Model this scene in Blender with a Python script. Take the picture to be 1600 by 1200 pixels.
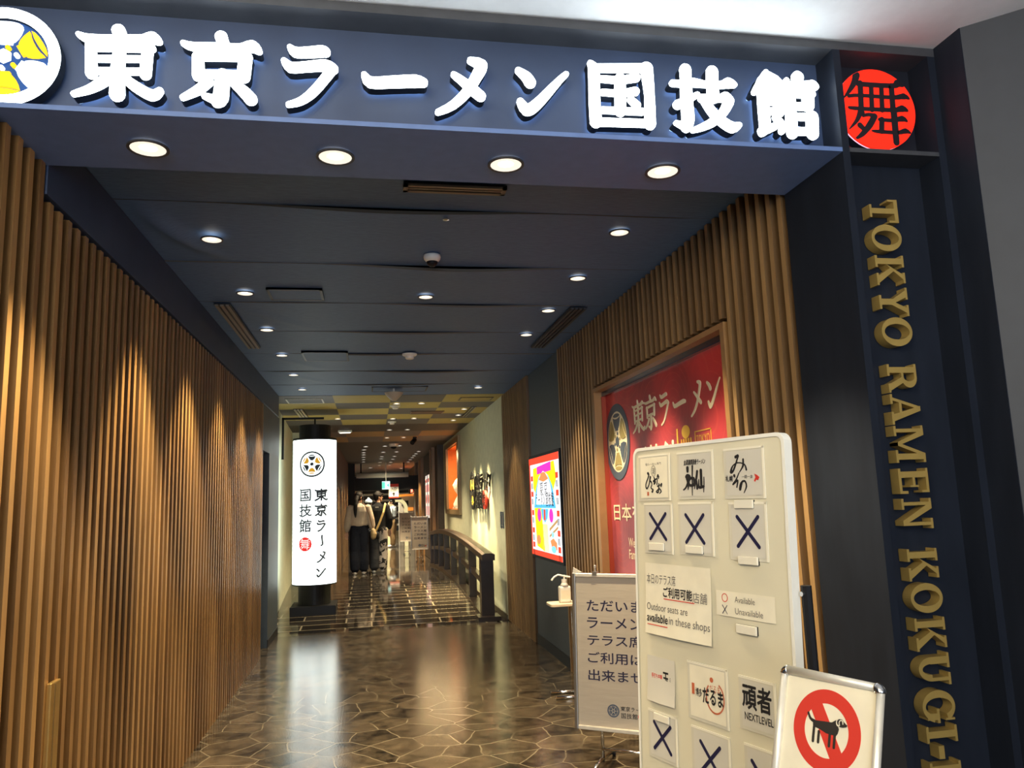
import bpy, bmesh, math, random
from mathutils import Vector, Matrix
random.seed(7)
PI = math.pi
SC = bpy.context.scene
COL = SC.collection
for _o in list(bpy.data.objects):
    bpy.data.objects.remove(_o)

# ------------------------------------------------------------------ camera, world, light, exposure
H = 1.55
YAW, PITCH, ROLL, FPX = math.radians(10.5566), math.radians(8.5741), math.radians(-2.0085), 1204.84
fw = Vector((math.sin(YAW)*math.cos(PITCH), math.cos(YAW)*math.cos(PITCH), math.sin(PITCH)))
rt = Vector((math.cos(YAW), -math.sin(YAW), 0))
up = rt.cross(fw)
rt2 = rt*math.cos(ROLL)+up*math.sin(ROLL)
up2 = -rt*math.sin(ROLL)+up*math.cos(ROLL)
cam = bpy.data.cameras.new('camera')
camo = bpy.data.objects.new('camera', cam)
COL.objects.link(camo)
m = Matrix.Identity(4)
for i in range(3):
    m[i][0], m[i][1], m[i][2] = rt2[i], up2[i], -fw[i]
m[0][3], m[1][3], m[2][3] = 0, 0, H
camo.matrix_world = m
cam.sensor_width = 36
cam.sensor_fit = 'HORIZONTAL'
cam.lens = FPX/1600*36
cam.clip_start = 0.02
SC.camera = camo

SC.view_settings.view_transform = 'Standard'
SC.view_settings.look = 'None'
SC.view_settings.gamma = 1
SC.view_settings.exposure = 0.08
SC.view_settings.use_curve_mapping = False

w = bpy.data.worlds.new('world')
SC.world = w
w.use_nodes = True
w.node_tree.nodes['Background'].inputs[0].default_value = (0.75, 0.85, 1.0, 1)
w.node_tree.nodes['Background'].inputs[1].default_value = 0.06


def lamp(name, kind, loc, energy, color, **kw):
    l = bpy.data.lights.new(name, kind)
    l.energy = energy
    l.color = color
    for k, v in kw.items():
        if k not in ('aim', 'parent'):
            setattr(l, k, v)
    o = bpy.data.objects.new(name, l)
    COL.objects.link(o)
    o.location = loc
    if 'aim' in kw:
        o.rotation_euler = (Vector(kw['aim'])-Vector(loc)).to_track_quat('-Z', 'Y').to_euler()
    if kw.get('parent'):
        o.parent = kw['parent']          # loc is then measured from the fitting
    return o


# warm mall concourse lamps behind and beside the viewpoint, then added cool fill
lamp('mall_or_fill_lamp', 'AREA', (-0.9, -0.2, 3.15), 125, (1.0, 0.83, 0.55), shape='RECTANGLE', size=1.6, size_y=1.6, aim=(0.9, 2.0, 1.0))
lamp('mall_or_fill_lamp', 'AREA', (0.3, -2.4, 3.2), 75, (1.0, 0.88, 0.68), shape='RECTANGLE', size=2.0, size_y=1.5, aim=(0.8, 2.5, 1.5))
lamp('mall_or_fill_lamp', 'AREA', (1.2, 0.4, 2.2), 9, (0.75, 0.85, 1.0), shape='RECTANGLE', size=1.2, size_y=0.6, aim=(1.2, 1.6, 3.3))  # added uplight that brightens the white ceiling, no real fitting

lamp('corridor_fill', 'AREA', (-0.6, -5.5, 1.6), 230, (0.72, 0.84, 1.0), shape='RECTANGLE', size=4.0, size_y=1.8, aim=(0.2, 5.0, 2.3))  # unseen cool fill added to lift the dark corridor ceiling

# ------------------------------------------------------------------ materials
MATS = {}


def nt(name):
    mt = bpy.data.materials.new(name)
    mt.use_nodes = True
    t = mt.node_tree
    b = t.nodes['Principled BSDF']
    return mt, t, b


def mat(name, col, rough=0.5, metal=0.0, noise=0.0, scale=20.0, bump=0.0, spec=0.5, coat=0.0, stretch=(1, 1, 1)):
    if name in MATS:
        return MATS[name]
    mt, t, b = nt(name)
    b.inputs['Roughness'].default_value = rough
    b.inputs['Metallic'].default_value = metal
    b.inputs['Specular IOR Level'].default_value = spec
    b.inputs['Coat Weight'].default_value = coat
    tc = t.nodes.new('ShaderNodeTexCoord')
    mp = t.nodes.new('ShaderNodeMapping')
    mp.inputs['Scale'].default_value = stretch
    t.links.new(tc.outputs['Object'], mp.inputs[0])
    n = t.nodes.new('ShaderNodeTexNoise')
    n.inputs['Scale'].default_value = scale
    n.inputs['Detail'].default_value = 4
    t.links.new(mp.outputs[0], n.inputs['Vector'])
    r = t.nodes.new('ShaderNodeValToRGB')
    lo, hi = 1-noise, 1+noise
    r.color_ramp.elements[0].color = tuple(min(1, c*lo) for c in col)+(1,)
    r.color_ramp.elements[1].color = tuple(min(1, c*hi) for c in col)+(1,)
    r.color_ramp.elements[0].position = 0.3
    r.color_ramp.elements[1].position = 0.7
    t.links.new(n.outputs['Fac'], r.inputs[0])
    t.links.new(r.outputs[0], b.inputs['Base Color'])
    if bump:
        bp = t.nodes.new('ShaderNodeBump')
        bp.inputs['Strength'].default_value = bump
        bp.inputs['Distance'].default_value = 0.01
        t.links.new(n.outputs['Fac'], bp.inputs['Height'])
        t.links.new(bp.outputs[0], b.inputs['Normal'])
    MATS[name] = mt
    return mt


def em(name, col, s):
    if name in MATS:
        return MATS[name]
    mt, t, b = nt(name)
    b.inputs['Base Color'].default_value = tuple(min(1, c*0.5) for c in col)+(1,)
    b.inputs['Emission Color'].default_value = tuple(col)+(1,)
    b.inputs['Emission Strength'].default_value = s
    b.inputs['Roughness'].default_value = 0.6
    b.inputs['Specular IOR Level'].default_value = 0.1
    MATS[name] = mt
    return mt


def wood(name, c1, c2, stretch=(14, 14, 1.2), rough=0.35):
    mt, t, b = nt(name)
    tc = t.nodes.new('ShaderNodeTexCoord')
    mp = t.nodes.new('ShaderNodeMapping')
    mp.inputs['Scale'].default_value = stretch
    n = t.nodes.new('ShaderNodeTexNoise')
    n.inputs['Scale'].default_value = 3
    n.inputs['Detail'].default_value = 6
    n.inputs['Distortion'].default_value = 0.8
    g = t.nodes.new('ShaderNodeNewGeometry')
    ad = t.nodes.new('ShaderNodeMath')
    ad.operation = 'MULTIPLY_ADD'
    ad.inputs[1].default_value = 0.45
    r = t.nodes.new('ShaderNodeValToRGB')
    r.color_ramp.elements[0].color = c1+(1,)
    r.color_ramp.elements[1].color = c2+(1,)
    r.color_ramp.elements[0].position = 0.10
    r.color_ramp.elements[1].position = 0.78
    mu = t.nodes.new('ShaderNodeMath')
    mu.operation = 'MULTIPLY'
    mu.inputs[1].default_value = 0.45
    va = t.nodes.new('ShaderNodeVectorMath')
    va.operation = 'ADD'
    t.links.new(tc.outputs['Object'], mp.inputs[0])
    t.links.new(mp.outputs[0], va.inputs[0])
    sc = t.nodes.new('ShaderNodeMath')
    sc.operation = 'MULTIPLY'
    sc.inputs[1].default_value = 60
    t.links.new(g.outputs['Random Per Island'], sc.inputs[0])
    t.links.new(sc.outputs[0], va.inputs[1])
    t.links.new(va.outputs[0], n.inputs['Vector'])
    t.links.new(g.outputs['Random Per Island'], mu.inputs[0])
    t.links.new(n.outputs['Fac'], ad.inputs[0])
    t.links.new(mu.outputs[0], ad.inputs[2])
    t.links.new(ad.outputs[0], r.inputs[0])
    t.links.new(r.outputs[0], b.inputs['Base Color'])
    b.inputs['Roughness'].default_value = rough
    b.inputs['Specular IOR Level'].default_value = 0.4
    MATS[name] = mt
    return mt


def floor_stone():
    mt, t, b = nt('stone_vinyl')
    N, L = t.nodes.new, t.links.new
    tc = N('ShaderNodeTexCoord')
    nz = N('ShaderNodeTexNoise')
    nz.inputs['Scale'].default_value = 2.2
    nz.inputs['Detail'].default_value = 3
    mx = N('ShaderNodeMix')
    mx.data_type = 'VECTOR'
    mx.inputs['Factor'].default_value = 0.10
    L(tc.outputs['Object'], nz.inputs['Vector'])
    L(tc.outputs['Object'], mx.inputs[4])
    L(nz.outputs['Color'], mx.inputs[5])
    mp = N('ShaderNodeMapping')
    mp.inputs['Scale'].default_value = (4.3, 4.6, 1)
    L(mx.outputs[1], mp.inputs[0])
    v1 = N('ShaderNodeTexVoronoi')
    v1.feature = 'DISTANCE_TO_EDGE'
    v1.voronoi_dimensions = '2D'
    v1.inputs['Scale'].default_value = 1
    v2 = N('ShaderNodeTexVoronoi')
    v2.voronoi_dimensions = '2D'
    v2.inputs['Scale'].default_value = 1
    L(mp.outputs[0], v1.inputs['Vector'])
    L(mp.outputs[0], v2.inputs['Vector'])
    n2 = N('ShaderNodeTexNoise')
    n2.inputs['Scale'].default_value = 7
    n2.inputs['Detail'].default_value = 8
    n2.inputs['Roughness'].default_value = 0.7
    L(tc.outputs['Object'], n2.inputs['Vector'])
    sx = N('ShaderNodeSeparateColor')
    L(v2.outputs['Color'], sx.inputs[0])
    ma = N('ShaderNodeMath')
    ma.operation = 'MULTIPLY_ADD'
    ma.inputs[1].default_value = 0.20
    L(sx.outputs[0], ma.inputs[0])
    sb = N('ShaderNodeMath')
    sb.operation = 'MULTIPLY_ADD'
    sb.inputs[1].default_value = 1.6
    sb.inputs[2].default_value = -0.35
    L(n2.outputs['Fac'], sb.inputs[0])
    L(sb.outputs[0], ma.inputs[2])
    r = N('ShaderNodeValToRGB')
    r.color_ramp.elements[0].position = 0.28
    r.color_ramp.elements[0].color = (0.005, 0.0042, 0.0035, 1)
    r.color_ramp.elements[1].position = 0.80
    r.color_ramp.elements[1].color = (0.082, 0.062, 0.040, 1)
    L(ma.outputs[0], r.inputs[0])
    jr = N('ShaderNodeValToRGB')
    jr.color_ramp.elements[0].position = 0.004
    jr.color_ramp.elements[1].position = 0.026
    L(v1.outputs['Distance'], jr.inputs[0])
    mc = N('ShaderNodeMix')
    mc.data_type = 'RGBA'
    mc.inputs[6].default_value = (0.155, 0.130, 0.088, 1)
    n4 = N('ShaderNodeTexNoise')
    n4.inputs['Scale'].default_value = 2.6
    n4.inputs['Detail'].default_value = 4
    L(tc.outputs['Object'], n4.inputs['Vector'])
    r4 = N('ShaderNodeValToRGB')
    r4.color_ramp.elements[0].position = 0.46
    r4.color_ramp.elements[1].position = 0.70
    r4.color_ramp.elements[1].color = (0.85, 0.85, 0.85, 1)
    L(n4.outputs['Fac'], r4.inputs[0])
    mj = N('ShaderNodeMath')
    mj.operation = 'MAXIMUM'
    L(jr.outputs[0], mj.inputs[0])
    L(r4.outputs[0], mj.inputs[1])
    L(mj.outputs[0], mc.inputs[0])
    L(r.outputs[0], mc.inputs[7])
    L(mc.outputs[2], b.inputs['Base Color'])
    b.inputs['Roughness'].default_value = 0.175
    b.inputs['Specular IOR Level'].default_value = 0.36
    n3 = N('ShaderNodeTexNoise')
    n3.inputs['Scale'].default_value = 90
    n3.inputs['Detail'].default_value = 2
    L(tc.outputs['Object'], n3.inputs['Vector'])
    bp = N('ShaderNodeBump')
    bp.inputs['Strength'].default_value = 0.11
    bp.inputs['Distance'].default_value = 0.004
    L(n3.outputs['Fac'], bp.inputs['Height'])
    L(bp.outputs[0], b.inputs['Normal'])
    return mt


def floor_plank():
    mt, t, b = nt('dark_plank_tile')
    N, L = t.nodes.new, t.links.new
    tc = N('ShaderNodeTexCoord')
    br = N('ShaderNodeTexBrick')
    br.offset = 0.37
    br.inputs['Scale'].default_value = 1
    br.inputs['Brick Width'].default_value = 0.9
    br.inputs['Row Height'].default_value = 0.30
    br.inputs['Mortar Size'].default_value = 0.011
    br.inputs['Color1'].default_value = (0.010, 0.008, 0.007, 1)
    br.inputs['Color2'].default_value = (0.030, 0.024, 0.019, 1)
    br.inputs['Mortar'].default_value = (0.25, 0.21, 0.15, 1)
    L(tc.outputs['Object'], br.inputs['Vector'])
    L(br.outputs['Color'], b.inputs['Base Color'])
    n3 = N('ShaderNodeTexNoise')
    n3.inputs['Scale'].default_value = 9
    n3.inputs['Detail'].default_value = 3
    L(tc.outputs['Object'], n3.inputs['Vector'])
    bp = N('ShaderNodeBump')
    bp.inputs['Strength'].default_value = 0.10
    bp.inputs['Distance'].default_value = 0.006
    L(n3.outputs['Fac'], bp.inputs['Height'])
    L(bp.outputs[0], b.inputs['Normal'])
    b.inputs['Roughness'].default_value = 0.075
    b.inputs['Specular IOR Level'].default_value = 0.5
    return mt


def fabric():
    mt, t, b = nt('navy_ceiling_cloth')
    N, L = t.nodes.new, t.links.new
    tc = N('ShaderNodeTexCoord')
    wv = N('ShaderNodeTexNoise')
    wv.inputs['Scale'].default_value = 60
    wv.inputs['Detail'].default_value = 3
    mp = N('ShaderNodeMapping')
    mp.inputs['Scale'].default_value = (0.35, 2.2, 1)
    L(tc.outputs['Object'], mp.inputs[0])
    L(mp.outputs[0], wv.inputs['Vector'])
    r = N('ShaderNodeValToRGB')
    r.color_ramp.elements[0].position = 0.3
    r.color_ramp.elements[1].position = 0.75
    r.color_ramp.elements[0].color = (0.050, 0.115, 0.28, 1)
    r.color_ramp.elements[1].color = (0.078, 0.165, 0.37, 1)
    L(wv.outputs['Fac'], r.inputs[0])
    L(r.outputs[0], b.inputs['Base Color'])
    b.inputs['Roughness'].default_value = 0.6
    bp = N('ShaderNodeBump')
    bp.inputs['Strength'].default_value = 0.12
    bp.inputs['Distance'].default_value = 0.003
    L(wv.outputs['Fac'], bp.inputs['Height'])
    L(bp.outputs[0], b.inputs['Normal'])
    return mt


FASCIA = mat('navy_fascia_paint', (0.030, 0.048, 0.100), 0.5, noise=0.08, scale=6)
BEAM = mat('navy_beam_paint', (0.028, 0.052, 0.115), 0.5, noise=0.08, scale=6)
NAVY = mat('navy_black_paint', (0.012, 0.0155, 0.025), 0.5, noise=0.15, scale=6, spec=.15, stretch=(3, 3, .6))
FRAME = mat('dark_grey_frame_paint', (0.045, 0.047, 0.055), 0.5, noise=0.1)
SOFFIT = mat('dark_slate_soffit_paint', (0.110, 0.180, 0.390), 0.55, noise=0.06)
GREYW = mat('charcoal_wall_paint', (0.034, 0.038, 0.047), 0.6, noise=0.06, scale=12)
BLUEP = mat('blue_grey_panel', (0.045, 0.064, 0.088), 0.5, noise=0.08)
WHITEC = mat('white_ceiling_paint', (0.72, 0.72, 0.72), 0.7, noise=0.03)
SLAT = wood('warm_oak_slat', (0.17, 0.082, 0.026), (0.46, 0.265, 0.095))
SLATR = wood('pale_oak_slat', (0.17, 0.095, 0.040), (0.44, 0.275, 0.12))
SLATS = wood('shaded_slat_side', (0.075, 0.036, 0.012), (0.24, 0.130, 0.048))  # side faces darkened in colour for the shade between slats
SLATRS = wood('shaded_pale_slat_side', (0.075, 0.040, 0.018), (0.17, 0.100, 0.046))  # same pale oak with the side shade painted in
OAK = wood('oak_frame', (0.22, 0.115, 0.045), (0.38, 0.21, 0.085), (3, 3, 3))
BACKW = mat('dark_brown_backing', (0.055, 0.028, 0.013), 0.6, noise=0.2)
PLASTER = mat('pale_green_grey_plaster', (0.56, 0.57, 0.42), 0.8, noise=0.08, scale=9, bump=0.3)
STONE = floor_stone()
PLANK = floor_plank()
CLOTH = fabric()
BLACK = mat('satin_black', (0.006, 0.006, 0.008), 0.5, spec=.3)
DARKW = mat('black_brown_lacquer', (0.020, 0.013, 0.010), 0.28, noise=0.2)
WHITEP = mat('white_plastic', (0.78, 0.76, 0.70), 0.35)
ALU = mat('brushed_aluminium', (0.74, 0.71, 0.63), 0.42, metal=0.45, noise=0.08)
CHROME = mat('chrome', (0.75, 0.75, 0.75), 0.12, metal=1.0)
STEEL = mat('grey_steel', (0.30, 0.29, 0.27), 0.35, metal=0.8)
PAPER = mat('off_white_paper', (0.60, 0.565, 0.48), 0.6, noise=0.03, scale=5)
PAPERC = mat('cream_paper', (0.78, 0.72, 0.56), 0.55, noise=0.05, scale=14)
INK = mat('black_ink', (0.010, 0.010, 0.012), 0.6)
NAVYINK = mat('navy_ink', (0.008, 0.008, 0.045), 0.6)
GREYINK = mat('grey_ink', (0.13, 0.12, 0.11), 0.6)
REDINK = mat('red_ink', (0.60, 0.035, 0.020), 0.6)
ORINK = mat('orange_red_ink', (0.50, 0.12, 0.05), 0.6)
GOLD = mat('matt_gold', (0.42, 0.29, 0.085), 0.38, metal=0.35, noise=0.06)
BRASS = mat('brass', (0.62, 0.40, 0.13), 0.3, metal=0.85, noise=0.05)
RED = mat('banner_red_dark', (0.40, 0.015, 0.015), 0.4)
CREAM = mat('cream_print', (0.85, 0.78, 0.58), 0.5)
BLUEG = mat('slate_blue_print', (0.060, 0.085, 0.13), 0.5)
OLIVEG = mat('olive_gold_print', (0.33, 0.27, 0.10), 0.5)
ORANGEG = mat('yellow_gold_print', (0.75, 0.45, 0.06), 0.5)
LETTERD = em('sign_white_soft_light', (0.90, 0.97, 1.0), 1.7)
LETTERW = em('sign_white_light', (0.86, 0.96, 1.0), 9.5)
GLOWB = em('added_halo_blue_light', (0.50, 0.72, 1.0), 3.5)  # emission of the glow added behind the letters
SIGNY = em('sign_yellow_light', (1.0, 0.62, 0.02), 1.0)
SIGNB = em('sign_blue_dim', (0.03, 0.09, 0.30), 0.55)
DISCR = em('disc_red_light', (1.0, 0.02, 0.008), 1.35)
DISCP = em('disc_edge_light', (1.0, 0.55, 0.75), 1.2)
LAMPE = em('lamp_warm_light', (1.0, 0.90, 0.70), 3.2)
REFL = mat('silver_reflector', (0.85, 0.80, 0.70), 0.25, metal=0.9)


# ------------------------------------------------------------------ mesh helpers
class MB:
    def __init__(s):
        s.v, s.f = [], []

    def add(s, vs, fs):
        k = len(s.v)
        s.v += [tuple(x) for x in vs]
        s.f += [tuple(i+k for i in f) for f in fs]
        return s

    def box(s, x0, x1, y0, y1, z0, z1):
        x0, x1 = sorted((x0, x1)); y0, y1 = sorted((y0, y1)); z0, z1 = sorted((z0, z1))
        vs = [(x, y, z) for z in (z0, z1) for y in (y0, y1) for x in (x0, x1)]
        return s.add(vs, [(0, 2, 3, 1), (4, 5, 7, 6), (0, 1, 5, 4), (2, 6, 7, 3), (0, 4, 6, 2), (1, 3, 7, 5)])

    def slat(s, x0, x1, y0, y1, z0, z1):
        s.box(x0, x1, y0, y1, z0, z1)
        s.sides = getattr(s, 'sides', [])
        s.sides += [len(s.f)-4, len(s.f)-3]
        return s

    def prism(s, pts, z0, z1):
        a = sum(pts[i][0]*pts[(i+1) % len(pts)][1]-pts[(i+1) % len(pts)][0]*pts[i][1] for i in range(len(pts)))
        if a < 0:
            pts = pts[::-1]
        n = len(pts)
        vs = [(p[0], p[1], z0) for p in pts]+[(p[0], p[1], z1) for p in pts]
        fs = [tuple(range(n-1, -1, -1)), tuple(range(n, 2*n))]+[(i, (i+1) % n, n+(i+1) % n, n+i) for i in range(n)]
        return s.add(vs, fs)

    def disc(s, cx, cy, r, z0, z1, n=24, ry=None):
        ry = ry or r
        return s.prism([(cx+r*math.cos(2*PI*i/n), cy+ry*math.sin(2*PI*i/n)) for i in range(n)], z0, z1)

    def ring(s, cx, cy, r0, r1, z0, z1, n=48, a0=0, a1=2*PI):
        full = abs(a1-a0-2*PI) < 1e-6
        k = n if full else n+1
        vs = []
        for i in range(k):
            a = a0+(a1-a0)*i/n
            c, q = math.cos(a), math.sin(a)
            vs += [(cx+r0*c, cy+r0*q, z0), (cx+r1*c, cy+r1*q, z0), (cx+r1*c, cy+r1*q, z1), (cx+r0*c, cy+r0*q, z1)]
        fs = []
        for i in range(n):
            a, b = 4*i, 4*((i+1) % k)
            for j in range(4):
                fs.append((a+j, a+(j+1) % 4, b+(j+1) % 4, b+j))
        if not full:
            fs += [(0, 1, 2, 3), tuple(4*(k-1)+q for q in (3, 2, 1, 0))]
        return s.add(vs, fs)

    def lathe(s, prof, cx=0, cy=0, n=24, ax='z', cap=True):
        vs = []
        for r, z in prof:
            for i in range(n):
                a = 2*PI*i/n
                vs.append((cx+r*math.cos(a), cy+r*math.sin(a), z))
        fs = []
        for k in range(len(prof)-1):
            for i in range(n):
                j = (i+1) % n
                fs.append((k*n+i, k*n+j, (k+1)*n+j, (k+1)*n+i))
        if cap:
            fs += [tuple(range(n-1, -1, -1)), tuple(range((len(prof)-1)*n, len(prof)*n))]
        return s.add(vs, fs)

    def tube(s, pts, r, n=8, flat=None):
        pts = [Vector(p) for p in pts]
        rs = r if isinstance(r, (list, tuple)) else [r]*len(pts)
        vs = []
        up_ = None
        for i, p in enumerate(pts):
            d = (pts[min(i+1, len(pts)-1)]-pts[max(i-1, 0)]).normalized()
            if up_ is None:
                up_ = d.orthogonal().normalized() if flat is None else Vector(flat)
            sd = d.cross(up_).normalized()
            up_ = sd.cross(d).normalized()
            ra = rs[i] if isinstance(rs[i], tuple) else (rs[i], rs[i])
            for k in range(n):
                a = 2*PI*k/n
                vs.append(p+sd*math.cos(a)*ra[0]+up_*math.sin(a)*ra[1])
        fs = [tuple(range(n-1, -1, -1)), tuple(range((len(pts)-1)*n, len(pts)*n))]
        for k in range(len(pts)-1):
            for i in range(n):
                j = (i+1) % n
                fs.append((k*n+i, k*n+j, (k+1)*n+j, (k+1)*n+i))
        return s.add(vs, fs)

    def stroke(s, st, z0, z1, k=1.0, dx=0, dy=0, wk=1.0, sub=3, wmin=0.0, ax=1.0):
        """a brush stroke of varying width, built as tapered pieces with round joints"""
        P = [(x*k*ax+dx, y*k+dy, max(wmin, q*k*wk)/2) for x, y, q in st]
        Q = []
        for i in range(len(P)-1):
            p0, p1, p2, p3 = P[max(i-1, 0)], P[i], P[i+1], P[min(i+2, len(P)-1)]
            for j in range(sub):
                u = j/sub
                Q.append(tuple(0.5*((2*p1[c])+(-p0[c]+p2[c])*u+(2*p0[c]-5*p1[c]+4*p2[c]-p3[c])*u*u+(-p0[c]+3*p1[c]-3*p2[c]+p3[c])*u**3) if c < 2 else p1[c]+(p2[c]-p1[c])*u for c in range(3)))
        Q.append(P[-1])
        zt = z1
        for i, (x, y, r) in enumerate(Q):
            s.jog = (getattr(s, 'jog', 0)+1) % 23
            z1 = zt+s.jog*1.3e-5
            s.disc(x, y, r, z0, z1, 14)
            if i < len(Q)-1:
                x2, y2, r2 = Q[i+1]
                d = math.hypot(x2-x, y2-y) or 1e-9
                nx, ny = -(y2-y)/d, (x2-x)/d
                s.prism([(x+nx*r, y+ny*r), (x-nx*r, y-ny*r), (x2-nx*r2, y2-ny*r2), (x2+nx*r2, y2+ny*r2)], z0, z1+7e-6)
        return s

    def warp(s, fn):
        s.v = [tuple(fn(Vector(p))) for p in s.v]
        return s

    def xf(s, M):
        s.v = [tuple(M @ Vector(p)) for p in s.v]
        return s

    def build(s, name, material, parent=None, smooth=False, kind=None, label=None, bevel=0.0):
        me = bpy.data.meshes.new(name)
        me.from_pydata(s.v, [], s.f)
        me.validate()
        bm = bmesh.new()
        bm.from_mesh(me)
        bmesh.ops.recalc_face_normals(bm, faces=bm.faces)
        bm.to_mesh(me)
        bm.free()
        mats = material if isinstance(material, (list, tuple)) else [material]
        for q in mats:
            me.materials.append(q)
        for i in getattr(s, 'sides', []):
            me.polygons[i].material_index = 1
        if smooth:
            for p in me.polygons:
                p.use_smooth = True
        o = bpy.data.objects.new(name, me)
        COL.objects.link(o)
        if bevel:
            bv = o.modifiers.new('bevel', 'BEVEL')
            bv.width = bevel
            bv.segments = 2
            bv.limit_method = 'ANGLE'
        if parent is not None:
            o.parent = parent
        if kind:
            o['kind'] = kind
        if label:
            o['label'] = label
        return o


def tag(o, label, cat, group=None, kind=None):
    o['label'] = label
    o['category'] = cat
    if group:
        o['group'] = group
    if kind:
        o['kind'] = kind
    return o


def thing(name, label, cat, loc=(0, 0, 0), group=None, M=None, rz=0):
    o = bpy.data.objects.new(name, None)
    o.empty_display_size = 0.1
    COL.objects.link(o)
    if M is not None:
        o.matrix_world = M
    else:
        o.location = loc
        o.rotation_euler = (0, 0, rz)
    return tag(o, label, cat, group)


def struct(name, mb, material, parent=None, **kw):
    o = mb.build(name, material, parent, **kw)
    o['kind'] = 'structure'
    return o


def basis(T, u, v, n):
    M = Matrix.Identity(4)
    for i in range(3):
        M[i][0], M[i][1], M[i][2], M[i][3] = u[i], v[i], n[i], T[i]
    return M


def dup(o, loc=None, label=None, group=None, M=None):
    r = o.copy()
    COL.objects.link(r)
    if M is not None:
        r.matrix_world = M
    elif loc is not None:
        r.location = loc
    if label:
        r['label'] = label
    if group:
        r['group'] = group
    for ch in list(o.children):
        c = ch.copy()
        COL.objects.link(c)
        c.parent = r
        c.matrix_parent_inverse = ch.matrix_parent_inverse.copy()
        for g in list(ch.children):
            d = g.copy()
            COL.objects.link(d)
            d.parent = c
            d.matrix_parent_inverse = g.matrix_parent_inverse.copy()
    return r


def textmb(body, x0, y0, x1=None, y1=None, z=0.0, t=0.0006, bold=0.0, shear=0.0, warp=None, rot=0):
    """lettering fitted to the box x0..x1, y0..y1 (x1 None keeps the natural width), standing t proud of z"""
    cu = bpy.data.curves.new('lettering', 'FONT')
    cu.body = body
    cu.shear = shear
    cu.resolution_u = 3
    o = bpy.data.objects.new('lettering', cu)
    COL.objects.link(o)
    bpy.context.view_layer.update()
    me = bpy.data.meshes.new_from_object(o.evaluated_get(bpy.context.evaluated_depsgraph_get()))
    bpy.data.objects.remove(o)
    bpy.data.curves.remove(cu)
    vs = [v.co.copy() for v in me.vertices]
    fs = [tuple(p.vertices) for p in me.polygons]
    bpy.data.meshes.remove(me)
    ax, bx = min(v.x for v in vs), max(v.x for v in vs)
    ay, by = min(v.y for v in vs), max(v.y for v in vs)
    sy = (y1-y0)/(by-ay)
    sx = sy if x1 is None else (x1-x0)/(bx-ax)
    mb = MB()
    e = bold*.9
    for k, (ox, oy) in enumerate(((0, 0), (e, 0), (-e, 0), (0, e), (0, -e), (e*.7, e*.7), (-e*.7, -e*.7)) if bold else ((0, 0),)):
        mb.add([(x0+(v.x-ax+ox)*sx, y0+(v.y-ay+oy)*sy, z+t+k*1.5e-5) for v in vs], fs)
    return mb


def merge(*ms):
    a = MB()
    for q in ms:
        a.add(q.v, q.f)
    return a


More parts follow.
